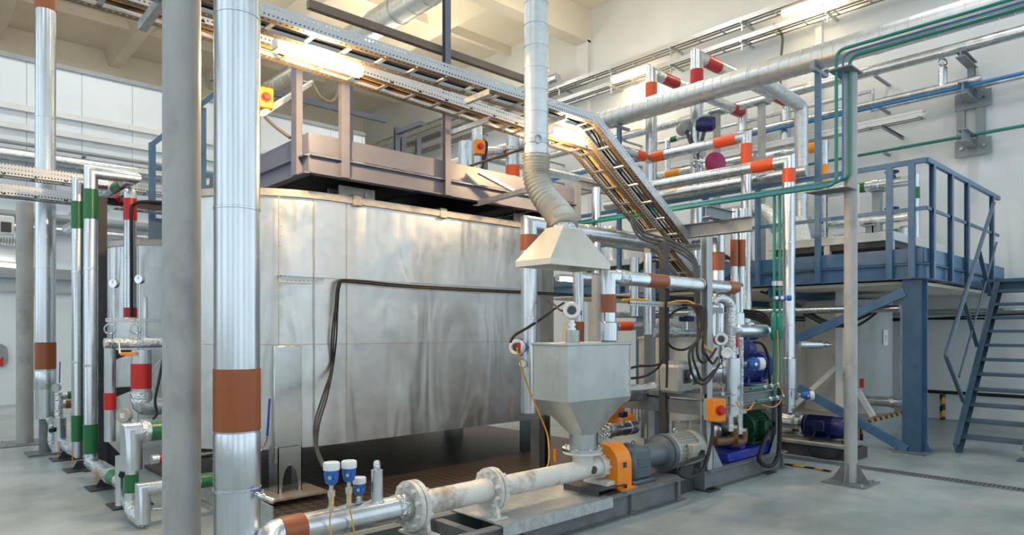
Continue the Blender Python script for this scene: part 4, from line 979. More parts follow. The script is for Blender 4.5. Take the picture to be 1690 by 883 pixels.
# orange isolator with cables by the big pipe
sw = onY(438, 163, 6.0)
def isolator(label, p, d, s=1.0):
    p = Vector(p); d = Vector(d).normalized(); sd = d.cross(ZA).normalized(); root = T('isolator_switch', label, 'switch', p-V(0,0,.06*s))
    P('box', MB().cbox(p, sd*.045*s, V(0,0,.065*s), d*.03*s, .006), 'orange_paint', root); P('back_box', MB().cbox(p-d*.045*s, sd*.045*s, V(0,0,.065*s), d*.02*s, .004), 'motor_grey', root, 'grey back box')
    P('knob', MB().lathe(p+d*.03*s, d, [(0,.03*s),(.012*s,.03*s),(.012*s,.022*s),(.03*s,.02*s)], 14), 'red_plastic', root, 'red rotary knob')
    return root
isolator('orange isolator switch high beside the widest brown-banded pipe', sw, (-.2,-1,0), 1.4)
cable('black_cable', 'cable drooping from the high isolator switch to the tank frame', [onY(436,140,6.02), onY(443,142,6.05), onY(436,185,6.03), onY(450,205,6.05), onY(480,228,6.05)], .016, 'cable_grey')
cable('grey_cable', 'grey cable looping down from the lamp along the tank frame posts', [onY(516,137,6.2), onY(530,160,6.2), onY(548,167,6.2), onY(558,150,6.2), onY(559,120,6.2)], .014, 'cable_grey')
# ================================================================ RIGHT WALL: TRAYS, LAMPS, PIPES, BRACKETS
for z, lab in ((8.02, 'higher cable tray fixed along the long white wall under the ceiling'), (7.62, 'lower cable tray fixed along the long white wall, tube lamps on it')):
    tr_ = tray('wall_tray', lab, [V(13.1,2.2,z), V(13.1,20,z)], .34, .1, XA, cables=3, rung=.6, cm='cable_grey')
    for k in range(9):
        y = 3.6+k*1.75; b = MB(); b.bar((13.05,y,z-.02), (13.6,y,z-.02), .05, .04); b.bar((13.12,y,z-.02), (13.12,y,z-.2), .03, .03)
        P('bracket', b, 'galvanised', tr_)
for px, py, e, lab in ((1040, 121, 40, 'bright tube lamp on the wall tray above the orange-banded risers'), (1337, 6, 30, 'bright tube lamp on the wall tray near the ceiling edge of the photograph')):
    q = onX(px, py, 13.0); tube_lamp(lab, q-V(0,.55,0), q+V(0,.55,0), 'lamp_glow', e, .07, (1,.8,.5))
def ywall(label, py0, px0, r, X0, y0, y1, m='jacket', extra=None, nm='wall_pipe'):
    z = onX(px0, py0, X0).z; root = T(nm, label, 'pipe', (X0,(y0+y1)/2,z)); P('tube', MB().cyl((X0,y0,z), (X0,y1,z), r, n=18), m, root); [P('clip', MB().box((X0-r*.4,yy,z-r-.03), (XR-.006,yy+.05,z-r+.004)), 'grey_light', root) for yy in (4.4,7.2,10.0,12.6) if y0 < yy < y1]; return root, z
w1, z1_ = ywall('thickest silver pipe along the long white wall beneath the spiral duct', 124, 1413, .095, 12.9, .3, 13.2)
w2, z2_ = ywall('silver pipe with a blue stripe beneath, running along the long white wall', 175, 1420, .06, 13.0, toY(V(13.0,0,0),1620).y, 13.0)
bp2 = MB().cyl((13.0,.3,z2_-.075), (13.0,13,z2_-.075), .032, n=14); solo('wall_pipe', bp2, 'blue_pipe', 'blue pipe hugging the underside of the silver wall pipe', 'pipe')
q = onX(1440, 150, 13.3); 
pipe('wall_pipe', 'thin silver wall pipe with a vertical jog by the tall post', path(V(13.3,9.5,q.z), ('y',1440), ('z',182), ('Y',.4)), .035, fil=0, k=1, lips=0, n=12)
ywall('green pipe, lowest straight pipe along the long white wall', 256, 1420, .028, 13.35, .3, 6.5, 'green_pipe')
q = onX(1556, 130, 13.0); vs3 = T('vent_stub', 'silver vertical stub with a chrome valve on top, on the blue-striped wall pipe', 'pipe stub', q); P('jacket', MB().cyl(V(q.x,q.y,z2_), toZ(q,112), .065, n=16), 'jacket', vs3); t = toZ(q,103); P('valve', MB().torus(t, V(-.7,-.7,0), .06, .018, 16, 6).cyl(t-V(0,0,.1), t, .02), 'chrome', vs3)
wb = T('wall_bracket', 'grey H-shaped steel pipe bracket bolted to the long white wall', 'bracket', onX(1608, 165, 13.5))
a0, a1, b0, b1 = onX(1578,170,13.58), onX(1638,155,13.58), onX(1578,255,13.58), onX(1638,240,13.58)
yA, yB = a0.y, a1.y
for y in (yA-.08, yB+.16): P('upright', MB().prof((13.55,y,b0.z-.05), (13.55,y,a0.z+.2), C_(.07,.12,.01), XA), 'grey_light', wb)
for z in (a0.z-.03, b0.z+.06):
    P('plate', MB().box((13.50,yB,z-.14), (13.53,yA,z+.14)), 'grey_light', wb)
    for y in (yA-.1, yB+.1): P('bolt', MB().cyl((13.5,y,z), (13.46,y,z), .03, n=6), 'chrome', wb)
ym = (yA+yB)/2
for zz in (a0.z+.02, b0.z+.14): P('arm', MB().prof((12.85,ym,zz), (13.5,ym,zz), I_(.2,.14,.012,.014)), 'grey_light', wb)
P('arm', MB().prof((12.75,ym,z1_-.15), (13.5,ym,z1_-.15), I_(.1,.14,.012,.014)), 'grey_light', wb); P('hanger', MB().prof((13.42,ym,z1_-.15), (13.42,ym,a0.z+.1), C_(.1,.1,.01), XA), 'grey_light', wb)
q = onX(1557, 660, 13.45); solo('wall_rail', MB().tube([V(13.45,4.2,onX(1535,646,13.45).z), V(13.45,q.y,onX(1535,646,13.45).z), V(13.45,1.0,onX(1535,646,13.45).z)], .03, 10), 'black_rubber', 'dark pipe low along the white wall behind the stair', 'pipe')
solo('floor_post', MB().cyl(V(13.4,q.y,0), V(13.4,q.y,onX(1535,646,13.45).z-.03), .045, n=12), 'hazard_stripe', 'short black and yellow post at the foot of the white wall', 'post')
q = onX(1690, 513, 13.4); solo('wall_pipe', MB().cyl((13.4,.5,q.z), (13.4,8.5,q.z), .05, n=12), 'galvanised', 'grey conduit at half height on the wall behind the stair', 'pipe')
for k in range(2): cable('black_cable', 'black cable sagging along the wall conduit behind the stair', [V(13.3,6.5,q.z-.05-k*.05), V(13.3,4.5,q.z-.1-k*.04), V(13.28,2.6,q.z-.12+k*.06), V(13.3,1.0,q.z-.08+k*.03)], .016, group='black cables along the wall conduit')
cable('grey_cable', 'thin grey cable dropping from the wall trays behind the spiral duct', [onX(1277,40,13.4), onX(1291,60,13.45), onX(1289,100,13.5), onX(1287,170,13.5)], .025, 'cable_grey')
# ================================================================ SPIRAL DUCT
DXX, DZ = 9.4, 5.31
sd = T('spiral_duct', 'long silver spiral duct crossing in front of the red-banded pipes', 'duct', (DXX, 4, DZ))
pr = []
for i in range(64): pr += [(.15*i-.006,.168),(.15*i-.005,.174),(.15*i+.005,.174),(.15*i+.006,.168)]
P('tube', MB().lathe((DXX,.4,DZ), YA, pr, 32), 'duct_steel', sd, smooth=20)
pr = [(.0,.125)]+[(v, r_) for i in range(8) for v, r_ in ((.15*i+.1,.126),(.15*i+.104,.128),(.15*i+.108,.126))]
P('reduced_tube', MB().lathe((DXX,9.85,DZ), YA, [(0,.168),(.12,.126),(3.5,.126)], 28), 'duct_steel', sd, smooth=20)
for px in (1090, 1235, 1450):
    q = toY(V(DXX,0,DZ), px); P('sleeve', MB().lathe((DXX,q.y-.06,DZ), YA, [(0,.168),(.003,.174),(.117,.174),(.12,.168)], 32), 'duct_steel', sd)
bq = toY(V(DXX,0,DZ), 1247)
brn = pipe('spiral_elbow', 'spiral duct branch turning down by the blue platform railing', [V(DXX+.1,bq.y,DZ-.02), V(10.92,bq.y,DZ-.1), V(10.92,bq.y,3.35)], .105, m='duct_steel', cat='duct', fil=.12, k=4, lips=.17, collars=[(1,278,300,.012)], body='tube')
hb2 = T('discharge_chute', 'pale sheet-metal chute below the spiral duct branch on the platform', 'chute', (10.92,bq.y,2.6)); b = MB(); frus(b, (10.62,bq.y-.3,11.22,bq.y+.3), (10.82,bq.y-.12,11.02,bq.y+.12), 2.95, 3.4); b.box((10.62,bq.y-.3,2.6), (11.22,bq.y+.3,2.95)); P('casing', b, 'galvanised', hb2, smooth=0)
# ================================================================ BLUE PLATFORM
PX0, PY0, PZ = 9.45, 2.7, 2.56
pl = T('platform', 'blue steel platform with handrails on blue columns beside the stair', 'platform', (11.5, 5.5, 0))
PYE = 9.2
P('edge_beam', MB().prof((PX0,PY0,2.29), (PX0,PYE,2.29), I_(.19,.11,.009,.012)), 'blue_paint', pl); P('edge_beam', MB().prof((PX0,PY0,2.29), (13.55,PY0,2.29), I_(.19,.11,.009,.012)), 'blue_paint', pl)
P('toe_board', MB().box((PX0-.035,PY0-.03,2.40), (PX0-.025,PYE,2.58)), 'blue_paint', pl); P('toe_board', MB().box((PX0-.035,PY0-.035,2.40), (13.55,PY0-.025,2.58)), 'blue_paint', pl)
P('deck', MB().box((PX0,PY0,2.385), (13.58,PYE,2.41)), 'grey_light', pl, 'grey deck plate'); P('underside', MB().box((PX0+.12,PY0+.1,2.14), (13.55,PYE,2.18)), 'hall_plaster', pl)
for y in (4.7, 6.7): P('cross_beam', MB().prof((PX0,y,2.1), (13.5,y,2.1), I_(.16,.1)), 'blue_paint', pl)
def col(x, y, label):
    c = T('platform_post', label, 'post', (x,y,0))
    P('shaft', MB().prof((x,y,.02), (x,y,2.19), I_(.24,.22,.012,.018), XA), 'blue_paint', c); P('flange_cover', MB().box((x-.12,y-.11,.02), (x-.108,y+.11,2.19)), 'blue_paint', c)
    P('base_plate', MB().box((x-.24,y-.2,0), (x+.24,y+.2,.022)), 'grey_steel', c)
    for sy in (-1, 1): P('gusset', MB().prism([V(x-.005,y+sy*.11,.022), V(x-.005,y+sy*.19,.022), V(x-.005,y+sy*.11,.2)], (.012,0,0)), 'blue_paint', c)
    return c
col(9.58, 2.82, 'broad blue steel column at the platform corner beside the stair')
col(9.6, 7.0, 'broad blue steel column seen behind the feed hopper')
for a, b_ in ((onX(1494,482,9.47), onX(1312,561,9.47)), (onX(1497,742,9.47), onX(1318,640,9.47))):
    solo('brace', MB().prof(a, b_, C_(.11,.07,.008)), 'blue_paint', 'blue diagonal brace rising to the platform corner' if a.z > 1 else 'blue diagonal strut from the foot of the platform corner column', 'brace')
RT, RM = 3.65, 3.06
def rp(x, y, top=RT, nrm=XA): P('rail_post', MB().prof((x,y,2.2), (x,y,top), C_(.06,.07,.006), nrm), 'blue_paint', pl)
for px in (1505, 1468, 1251, 1165, 1075): q = toY(V(PX0-.07,0,0), px); rp(q.x, q.y, RT-.02)
q = toY(V(PX0-.07,0,0), 1350); rp(q.x, q.y, 5.08)
P('duct_cradle', MB().bar((PX0-.25,q.y,5.11), (PX0+.2,q.y,5.11), .06, .05).bar((PX0-.25,q.y-.03,5.16), (PX0-.25,q.y+.03,5.16), .02, .1).bar((PX0+.2,q.y-.03,5.16), (PX0+.2,q.y+.03,5.16), .02, .1), 'grey_light', pl)
q = toY(V(PX0-.07,0,0), 1022); rp(q.x, q.y, 5.08)
P('duct_cradle', MB().bar((PX0-.25,q.y,5.11), (PX0+.2,q.y,5.11), .06, .04), 'grey_light', pl)
for px in (1539, 1569, 1596, 1637): q = toX(V(0,PY0-.07,0), px); rp(q.x, q.y, RT-.02, YA)
P('top_rail', MB().bar((PX0-.07,PY0-.07,RT), (PX0-.07,PYE,RT), .05, .06), 'blue_paint', pl); P('top_rail', MB().bar((PX0-.07,PY0-.07,RT), (13.0,PY0-.07,RT), .05, .06), 'blue_paint', pl)
P('mid_rail', MB().bar((PX0-.07,PY0-.07,RM), (PX0-.07,PYE,RM), .02, .05), 'blue_paint', pl); P('mid_rail', MB().bar((PX0-.07,PY0-.07,RM), (13.0,PY0-.07,RM), .02, .04), 'stair_paint', pl)
# ================================================================ STAIR
st = T('steel_stair', 'grey-blue open-tread steel stair climbing to the blue platform', 'stair', (11,2.1,0))
xa, xb, zb_ = 9.9, 12.0, 2.30
sl = V(xb-xa,0,zb_).normalized()
for y in (2.42, 1.72): P('stringer', MB().prof((xa-.05,y,.06), (xb,y,zb_-.06), C_(.2,.07,.008) if y > 2 else mir(C_(.2,.07,.008))), 'stair_paint', st)
for k in range(11):
    z = .192*(k+1); x = xa+(xb-xa)*(z/zb_)
    P('tread', MB().box((x-.1,1.73,z-.02), (x+.13,2.41,z+.02), .004), 'stair_paint', st)
P('landing', MB().box((xb-.12,1.68,zb_-.05), (xb+.9,2.62,zb_)), 'stair_paint', st); P('landing_edge', MB().box((xb-.02,1.68,zb_-.2), (xb,2.62,zb_-.05)), 'stair_paint', st)
P('foot', MB().box((xa-.14,1.66,0), (xa+.1,1.80,.02)), 'stair_paint', st)
hb_, ht_ = onY(1561, 587, 2.45), onY(1640, 335, 2.45); hf = onY(1590, 662, 2.45)
P('handrail', MB().tube([hf, hb_, ht_], .026, 12, .03), 'stair_paint', st)
mr0, mr1 = onY(1583, 622, 2.45), onY(1645, 400, 2.45)
P('mid_rail', MB().tube([mr0, mr1], .014, 8), 'stair_paint', st)
for a, b_ in (((1592,500),(1613,572)), ((1616,415),(1634,488))): P('baluster', MB().bar(onY(*a,2.45), onY(*b_,2.45), .05, .02), 'stair_paint', st)
# ================================================================ GREY POST WITH GREEN LINES
gp = round_post('slim grey round post carrying the bent green pipes', 7.16, 2.69, .062, 4.15, 'grey_post', .21, .2)
P('top_plate', MB().box((6.92,2.6,4.15), (7.24,2.82,4.165)), 'grey_steel', gp)
z = toZ(V(7.16,2.69,0), 316).z; P('bracket_plate', MB().prism([V(6.9,2.62,z), V(7.14,2.62,z), V(7.14,3.0,z), V(6.9,3.05,z)], (0,0,.012)), 'grey_steel', gp)
zu = toZ(V(7.02,2.72,0), 84).z; zl = toZ(V(7.02,2.72,0), 305).z
for k, (x, m, lab) in enumerate(((6.98,'green_pipe','outer green pipe bending down along the slim grey post'), (7.03,'blue_pipe','thin blue pipe between the two green pipes along the slim grey post'), (7.08,'green_pipe','inner green pipe bending down along the slim grey post'))):
    y = 2.76-.045*k; r = .011 if k == 1 else .017
    b = MB(); b.tube([V(x,.35,zu-.03*k), V(x,y,zu-.03*k), V(x,y,zl+.0+.032*(2-k)*.0+(.03*k)), V(x,7.3,zl+.03*k)], r, 12, .09, 5)
    solo('process_line', b, m, lab, 'pipe')
for k, px in enumerate((1278, 1287)):
    q = toY(V(7.03+.02*k,0,zl), px); 
    root = T('drop_pipe', ('green drop pipe, farther from the slim grey post of two', 'green drop pipe, closer to the slim grey post of two')[k], 'pipe', V(q.x,q.y,.9))
    P('tube', MB().cyl(q, toZ(q,655-25*k), .016, n=10), 'green_pipe', root); a, c = toZ(q,516), toZ(q,560); P('strainer', MB().lathe(c, ZA, [(0,.018),(.02,.034),((a-c).length-.02,.034),((a-c).length,.018)], 14), 'green_pipe', root)
    P('union', MB().lathe(toZ(q,468), ZA, [(-.03,.02),(-.025,.03),(.025,.03),(.03,.02)], 6), 'chrome', root); P('valve', MB().cyl(toZ(q,492), toZ(q,492)+V(-.09,-.09,0)*.6, .02, n=8), 'chrome', root)
    P('valve_wheel', MB().lathe(toZ(q,492)+V(.05,-.08,0), V(.6,-.8,0), [(-.02,.03),(.02,.03)], 12), 'instrument_blue', root, 'blue valve wheel')
for j, (py, x1) in enumerate(((636,1230),(655,1218))):
    q = toY(V(7.03,0,0), 1278+9*j); z = toZ(q, py).z
    root = T('branch_line', ('upper', 'lower')[j]+' green branch pipe above the cobalt pump base', 'pipe', V(6.4,q.y,z)); P('tube', MB().tube([V(7.03+.02*j,q.y-.03,z), V(6.45,q.y-.03,z)], .016, 10), 'green_pipe', root)
    for t in (.2, .45): P('valve', MB().lathe(V(7.03-.6*t,q.y-.03,z), XA, [(-.04,.018),(-.02,.03),(.02,.03),(.04,.018)], 8).cyl(V(7.03-.6*t,q.y-.03,z), V(7.03-.6*t,q.y-.1,z+.03), .012), 'chrome', root)
# long beam that carries the green lines
lbm = T('pipe_bridge', 'grey steel beam with a short cross beam carrying the green pipes', 'steel frame', (7.0,4.6,2.6))
q0 = toY(V(7.02,0,0), 1241); q1 = toY(V(7.02,0,0), 985); z = toZ(q0, 369).z
P('long_beam', MB().prof((7.02,q0.y,z), (7.02,5.12,z), I_(.16,.12,.008,.01)), 'grey_light', lbm)
q = toY(V(7.0,0,0), 1186); P('cross_beam', MB().prof((6.72,q.y,z+.15), (7.3,q.y,z+.15), I_(.13,.1,.008,.01)), 'grey_light', lbm)
P('post', MB().prof((7.02,5.05,.03), (7.02,5.05,z-.08), C_(.1,.1,.008)), 'grey_light', lbm)
# ================================================================ BANDED PIPES BY THE PLATFORM
p75 = toY(V(9.95,0,0), 1075); p75.z = 1.55+425/FPX*dep(p75)
pipe('riser_pipe', 'silver riser with an orange band high on the platform, farther from the wall bracket', path(V(9.95,p75.y,2.56), ('Z',p75.z), ('x',1226), ('d',(0,0,-.9))), .1, [(0,138,168,'orange_band'),(1,1093,1116,'red_band'),(1,1208,1224,'red_band')], fil=0, k=1, lips=1.6, foil=[(1,1080,1090)])
p50 = toY(V(9.95,0,0), 1150); p50.z = 1.55+452/FPX*dep(p50)
pipe('riser_pipe', 'tallest silver riser with red bands rising above the spiral duct', path(V(9.95,p50.y,2.56), ('Z',p50.z), ('X',13.2), ('d',(0,0,-1.0))), .105, [(0,116,148,'red_band'),(0,308,330,'red_band'),(1,1163,1185,'red_band'),(1,1277,1297,'red_band')], fil=0, k=1, lips=1.6)
o1 = toY(V(8.9,0,0), 1232); zo = 1.55+320/FPX*dep(o1)
e1 = toY(V(8.9,0,zo), 1072)
pipe('banded_pipe', 'orange-banded pipe crossing level then dropping before the blue railing', [V(8.0,e1.y,zo), V(8.9,e1.y,zo), V(8.9,o1.y,zo), V(8.9,o1.y,.75)], .075, [(0,1048,1062,'orange_band'),(1,1078,1099,'orange_band'),(1,1181,1217,'orange_band'),(2,238,277,'orange_band')], fil=0, k=1, lips=1.4, foil=[(1,1076,1070)])
a1 = toY(V(8.5,0,0), 1302); za = 1.55+280/FPX*dep(a1)
pipe('banded_pipe', 'orange-banded pipe dropping to the navy pump under the platform', path(V(8.5,6.2,za), ('Y',a1.y), ('z',672)), .078, [(0,1243,1279,'orange_band'),(1,279,302,'orange_band')], fil=0, k=1, lips=1.3, collars=[(1,590,642,.012)])
pipe('level_pipe', 'plain silver level pipe just below the orange-banded crossing', [V(9.15,7.5,za-.02), V(9.15,4.0,za-.02)], .08, lips=1.4)
pipe('amber_pipe', 'amber-banded level pipe, upper of two behind the magenta valve', [V(10.6,8.7,onX(1110,288,10.6).z), V(10.6,5.5,onX(1110,288,10.6).z)], .085, [(0,1101,1124,'amber_band')], lips=1.4)
pipe('amber_pipe', 'amber-banded level pipe, lower of two behind the magenta valve', [V(10.3,8.4,onX(1114,318,10.3).z), V(10.3,5.6,onX(1114,318,10.3).z)], .085, [(0,1102,1126,'amber_band')], lips=1.4)
pipe('amber_pipe', 'short amber-banded level pipe behind the spiral duct branch', [V(12.0,7.5,onX(1250,262,12).z), V(12.0,4.9,onX(1250,262,12).z)], .09, [(0,1335,1357,'amber_band')], lips=1.2)
av = onX(1360, 290, 11.4); pipe('amber_pipe', 'slim vertical amber-banded pipe behind the green pipes of the slim post', path(V(11.4,av.y,2.45), ('z',232)), .065, [(0,300,272,'amber_band')], lips=.8)
solo('foil_elbow', MB().tube([onX(1010,333,9.6), onX(1040,338,9.6), onX(1040,330,10.4)], .06, 12), 'amber_band', 'amber pipe end beyond the descending trays', 'pipe')
# magenta actuator group on the tall red-banded riser
mv = onX(1150, 262, 9.8)
mg = T('actuator_valve', 'magenta round valve actuator with blue motor on the tallest riser', 'valve', mv)
c = onX(1182, 268, 9.6); d = V(-.6,-.8,0).normalized()
P('actuator', MB().lathe(c, d, [(-.18,.06),(-.12,.13),(-.05,.15),(-.045,.17),(-.02,.17),(-.015,.15),(.04,.13),(.06,.06)], 24).bolts(c, d, .16, 10, .012, .03, -.05), 'magenta_paint', mg, 'magenta actuator')
c2 = onX(1150, 266, 9.7); b = MB()
for k in range(6): b.torus(c2+V(.05*math.sin(k*2),0,.09*math.cos(k*2.1)), V(math.sin(k),-1,math.cos(k)), .06, .012, 12, 6)
b.cyl(c2-V(0,0,.18), c2+V(0,0,.2), .035).cyl(c2+V(-.1,0,0), c2+V(.25,-.1,0), .03); P('valve_body', b, 'chrome', mg)
c3 = onX(1165, 206, 9.7); P('drive', MB().lathe(c3-V(.1,-.12,0), V(.6,-.75,0), [(0,.08),(.05,.11),(.25,.11),(.28,.07)], 18).cbox(c3+V(.02,.0,.02), V(.09,-.1,0), V(.06,.05,0), V(0,0,.1), .02), 'navy_paint', mg, 'navy drive motor')
c4 = onX(1131, 210, 9.9); P('side_motor', MB().lathe(c4, V(-.6,-.8,0), [(-.2,.08),(-.15,.11),(.05,.11),(.07,.09),(.07,.03)], 20), 'motor_grey', mg, 'grey side motor'); P('yoke', MB().cyl(c4, c2, .03).cyl(c3, c2, .03), 'dark_steel', mg)
P('gauge_case', MB().lathe(onX(1160,255,9.5), d, [(-.03,.05),(.02,.05),(.02,.04)], 16), 'motor_grey', mg)
# green-banded small stack behind
gq = onX(1102, 250, 10.8); pipe('branch_pipe', 'small green-banded stack between the two tall risers', [V(10.8,gq.y,2.5), toZ(gq,232), V(10.8,gq.y-.6,toZ(gq,232).z)], .05, [(0,262,246,'green_band'),(1,1108,1118,'green_band')], fil=0, k=1, lips=0)
# ================================================================ PIPES AROUND THE HOPPER
v1 = V(onY(873,500,4.92).x, 4.92, 0); v1t = toZ(v1, 370)
m1e = toX(v1t, 1112)
pipe('elbow_pipe', 'brown-banded silver pipe rising before the tank end and running level behind the hood', [toZ(v1,681), v1t, m1e, toY(m1e,1184), toZ(toY(m1e,1184),640)], .085, [(0,388,414,'brown_band'),(1,893,912,'brown_band'),(1,1102,1112,'brown_band'),(3,417,447,'brown_band')], fil=0, k=1, lips=1.0, foil=[(2,1122,1134)])
m2 = V(onY(1004,500,3.6).x, 3.6, 1.45); m2t = toZ(m2, 457)
m2e = toX(m2t, 1217)
pipe('elbow_pipe', 'brown-banded silver pipe rising from the hopper lid and running level to the pump frame', [m2, m2t, m2e, toZ(m2e,585)], .061, [(0,486,516,'brown_band'),(1,1066,1097,'brown_band'),(1,1199,1214,'brown_band')], fil=0, k=1, lips=1.0, collars=[(0,531,564,.016),(2,516,545,.012)], foil=[(1,1018,1032)])
pb = V(onY(955,500,5.0).x, 5.0, 0)
pipe('elbow_pipe', 'silver pipe with a brown band behind the level transmitter', [toZ(pb,640), toZ(pb,457), toX(toZ(pb,457),1003)], .058, [(0,531,565,'brown_band')], fil=0, k=1, lips=0)
for px, d_, r_, y0_, y1_, lab in ((984,6.6,.045,455,620,'pale grey thin post between the transmitter and the hopper riser'),(1047,8.2,.055,425,522,'silver vertical pipe farther from the black frame post of a close pair'),(1069,8.0,.05,418,552,'silver vertical pipe with a slanted lower end close to the black frame post')):
    q = onD(px, y0_, d_); solo('standing_pipe', MB().cyl(q, toZ(q,y1_), r_, n=18), 'jacket' if px > 990 else 'grey_post', lab, 'pipe')
q = onD(984,310,9.2); solo('standing_pipe', MB().cyl(q, V(q.x,q.y,0), .062, n=18), 'jacket', 'plain silver vertical pipe behind the flexible hose and descending trays', 'pipe')
a = onY(1000,538,5.3); pipe('level_pipe', 'level pipe with an orange band close beside the hopper riser', [V(a.x,5.3,a.z), V(onY(1120,545,5.3).x,5.3,a.z)], .055, [(0,1019,1040,'orange_band')], lips=0)
a = onY(1076,549,5.0); pipe('level_pipe', 'thick level pipe with a foil joint behind the black frame post', [a, V(onY(1165,549,5.0).x,5.0,a.z)], .065, lips=0, foil=[(0,1106,1116)])
a = onY(1000,530,6.2); pipe('level_pipe', 'thin level pipe behind the hopper riser above the orange band', [V(a.x,6.2,onY(1050,520,6.2).z), V(9.2,6.2,onY(1050,520,6.2).z)], .045, lips=0)
a = onY(1030,650,4.3); m3 = pipe('level_pipe', 'thick silver level pipe with foil joint leaving the hopper side for the gear housing', [a, V(onY(1120,640,4.3).x,4.3,a.z)], .088, lips=0, foil=[(0,1074,1084)])
for px, r_, y0_, y1_, Y, lab in ((1048,.05,655,700,4.7,'slim vertical pipe behind the thick level pipe'),(1069,.085,655,722,4.8,'thick vertical pipe standing below the foil joint')):
    q = onY(px,y0_,Y); solo('standing_pipe', MB().cyl(q, toZ(q,y1_), r_, n=18), 'jacket', lab, 'pipe')
a = onY(998,712,4.5); c = V(onY(1046,708,4.5).x,4.5,a.z)
fp_ = pipe('level_pipe', 'short foil-ended level pipe behind the hopper cone', [a, c], .07, lips=0, foil=[(0,998,1006),(0,1036,1046)])
solo('orange_pump', MB().lathe(V(c.x+.1,4.75,a.z), V(1,-.1,0), [(-.12,.05),(-.1,.12),(.05,.14),(.15,.1),(.17,.06)], 20).cbox(V(c.x-.02,4.8,a.z+.16), V(.14,0,0), V(0,.1,0), V(0,0,.06), .02), 'orange_paint', 'orange pump casing behind the short foil-ended pipe', 'pump')
q = onY(1028,684,4.4); vv = T('ball_valve', 'blue valve on the short foil-ended pipe', 'valve', q-V(0,0,.12)); P('stem', MB().cyl(q-V(0,0,.12), q, .015), 'chrome', vv); P('head', MB().cbox(q, V(.05,0,0), V(0,.03,0), V(0,0,.03), .008), 'navy_paint', vv, 'navy head')
for px, Y, lab in ((1212,4.35,'brown-banded vertical pipe of a touching pair, nearer to the hood'),(1224,4.3,'brown-banded vertical pipe of a touching pair, nearer to the green drop pipes')):
    q = onY(px,345,Y); pipe('riser_pipe', lab, [q, toZ(q,560)], .045, [(0,396,440,'brown_band')], lips=0)
# instruments on the tank end pipe
q = onY(868,573,4.84); transmitter('blue and white transmitter with a red tag on the tank end pipe', q, V(-.9,-.42,.02), None, 1.35, .07, win=True)
solo('red_tag', MB().cbox(onY(857,574,4.7), V(.02,0,0), V(0,.02,0), V(0,0,.05), .005), 'red_plastic', 'small red valve handle beside the tank end transmitter', 'handle')
q = onY(862,600,4.82); gg = T('small_gauge', 'small steel gauge under the tank end transmitter', 'gauge', q-V(0,0,.03)); P('case', MB().lathe(q, V(-.6,-.8,0), [(-.06,.02),(-.02,.045),(.02,.045),(.02,.038)], 18), 'chrome', gg); P('dial', MB().lathe(q+V(-.6,-.8,0)*.02, V(-.6,-.8,0), [(0,.036),(.002,.035)], 18), 'dial', gg)
cable('black_cable', 'black cable curving from the tank end transmitter to the cable bundle', [onY(842,565,4.7), onY(850,553,4.7), onY(872,540,4.75), onY(895,525,5.0), onY(915,510,5.3), onY(930,500,5.6)], .014)
cable('amber_cable', 'long amber cable hanging from the tank end transmitter down past the hopper cone', [onY(853,575,4.62), onY(862,610,4.65), onY(878,655,4.65), onY(893,690,4.62), onY(904,720,4.6), onY(906,760,4.5), onY(900,775,4.5)], .008, 'cable_amber')
cable('black_cable', 'short black cable from the hopper transmitter up to the bundle', [onY(938,513,3.68), onY(925,512,3.8), onY(915,503,4.2), onY(905,497,5.0)], .009)
cable('amber_cable', 'thin amber wire by the hopper transmitter neck', [onY(936,530,3.66), onY(931,545,3.65), onY(929,562,3.64)], .005, 'cable_amber')
# black legs beside the tank end
solo('frame_leg', MB().prof(onY(899,686,5.2), V(onY(899,686,5.2).x,5.2,.03), C_(.09,.08,.008)), 'dark_steel', 'dark steel leg under the tank end pipe', 'leg')
solo('amber_marker', MB().cyl(onY(916,762,4.3), onY(916,742,4.3), .014, n=8), 'orange_paint', 'short orange marker rod behind the hopper flange', 'marker')
# ================================================================ PUMP FRAME
fr = T('pump_rig', 'grey steel two-level frame carrying green and blue motors beside the hopper', 'steel frame', (6.5,4,0))
bx0, bx1, by0, by1 = 5.79, 7.42, 3.5, 4.6
for a, c in (((bx0,by0,.095),(bx1,by0,.095)), ((bx0,by1,.095),(bx1,by1,.095)), ((bx0,by0,.095),(bx0,by1,.095)), ((bx1,by0,.095),(bx1,by1,.095))): P('base_channel', MB().prof(a, c, C_(.19,.08,.01)), 'grey_steel', fr)
P('base_plate', MB().box((bx0+.03,by0+.03,.17), (bx1-.03,by1-.03,.185)), 'dark_steel', fr)
P('floor_shim', MB().box((bx0-.06,by0-.07,0), (bx0+.14,by0+.1,.01)), 'dark_steel', fr); P('floor_shim', MB().box((6.9,by0-.07,0), (7.1,by0+.1,.01)), 'dark_steel', fr)
q = toX(V(0,3.56,0),1166); zt_ = toZ(q,392).z
P('post', MB().prof(V(q.x,3.56,.19), V(q.x,3.56,zt_), C_(.08,.085,.008), YA), 'grey_pale', fr, 'pale front post')
P('gusset', MB().prism([V(q.x+.06,3.52,.19),V(q.x+.24,3.52,.19),V(q.x+.06,3.52,.42)], (0,.01,0)), 'grey_light', fr)
q2 = toX(V(0,3.56,0),1279)
P('post', MB().prof(V(q2.x,3.56,.19), V(q2.x,3.56,.92), C_(.08,.09,.008), YA), 'grey_light', fr); P('gusset', MB().prism([V(q2.x-.05,3.52,.19),V(q2.x-.2,3.52,.19),V(q2.x-.05,3.52,.4)], (0,.01,0)), 'grey_light', fr)
q3 = toY(V(bx0+.05,0,0),1096); P('post', MB().prof(V(q3.x,q3.y,.0), V(q3.x,q3.y,2.45), C_(.075,.075,.008)), 'dark_steel', fr, 'dark rear post')
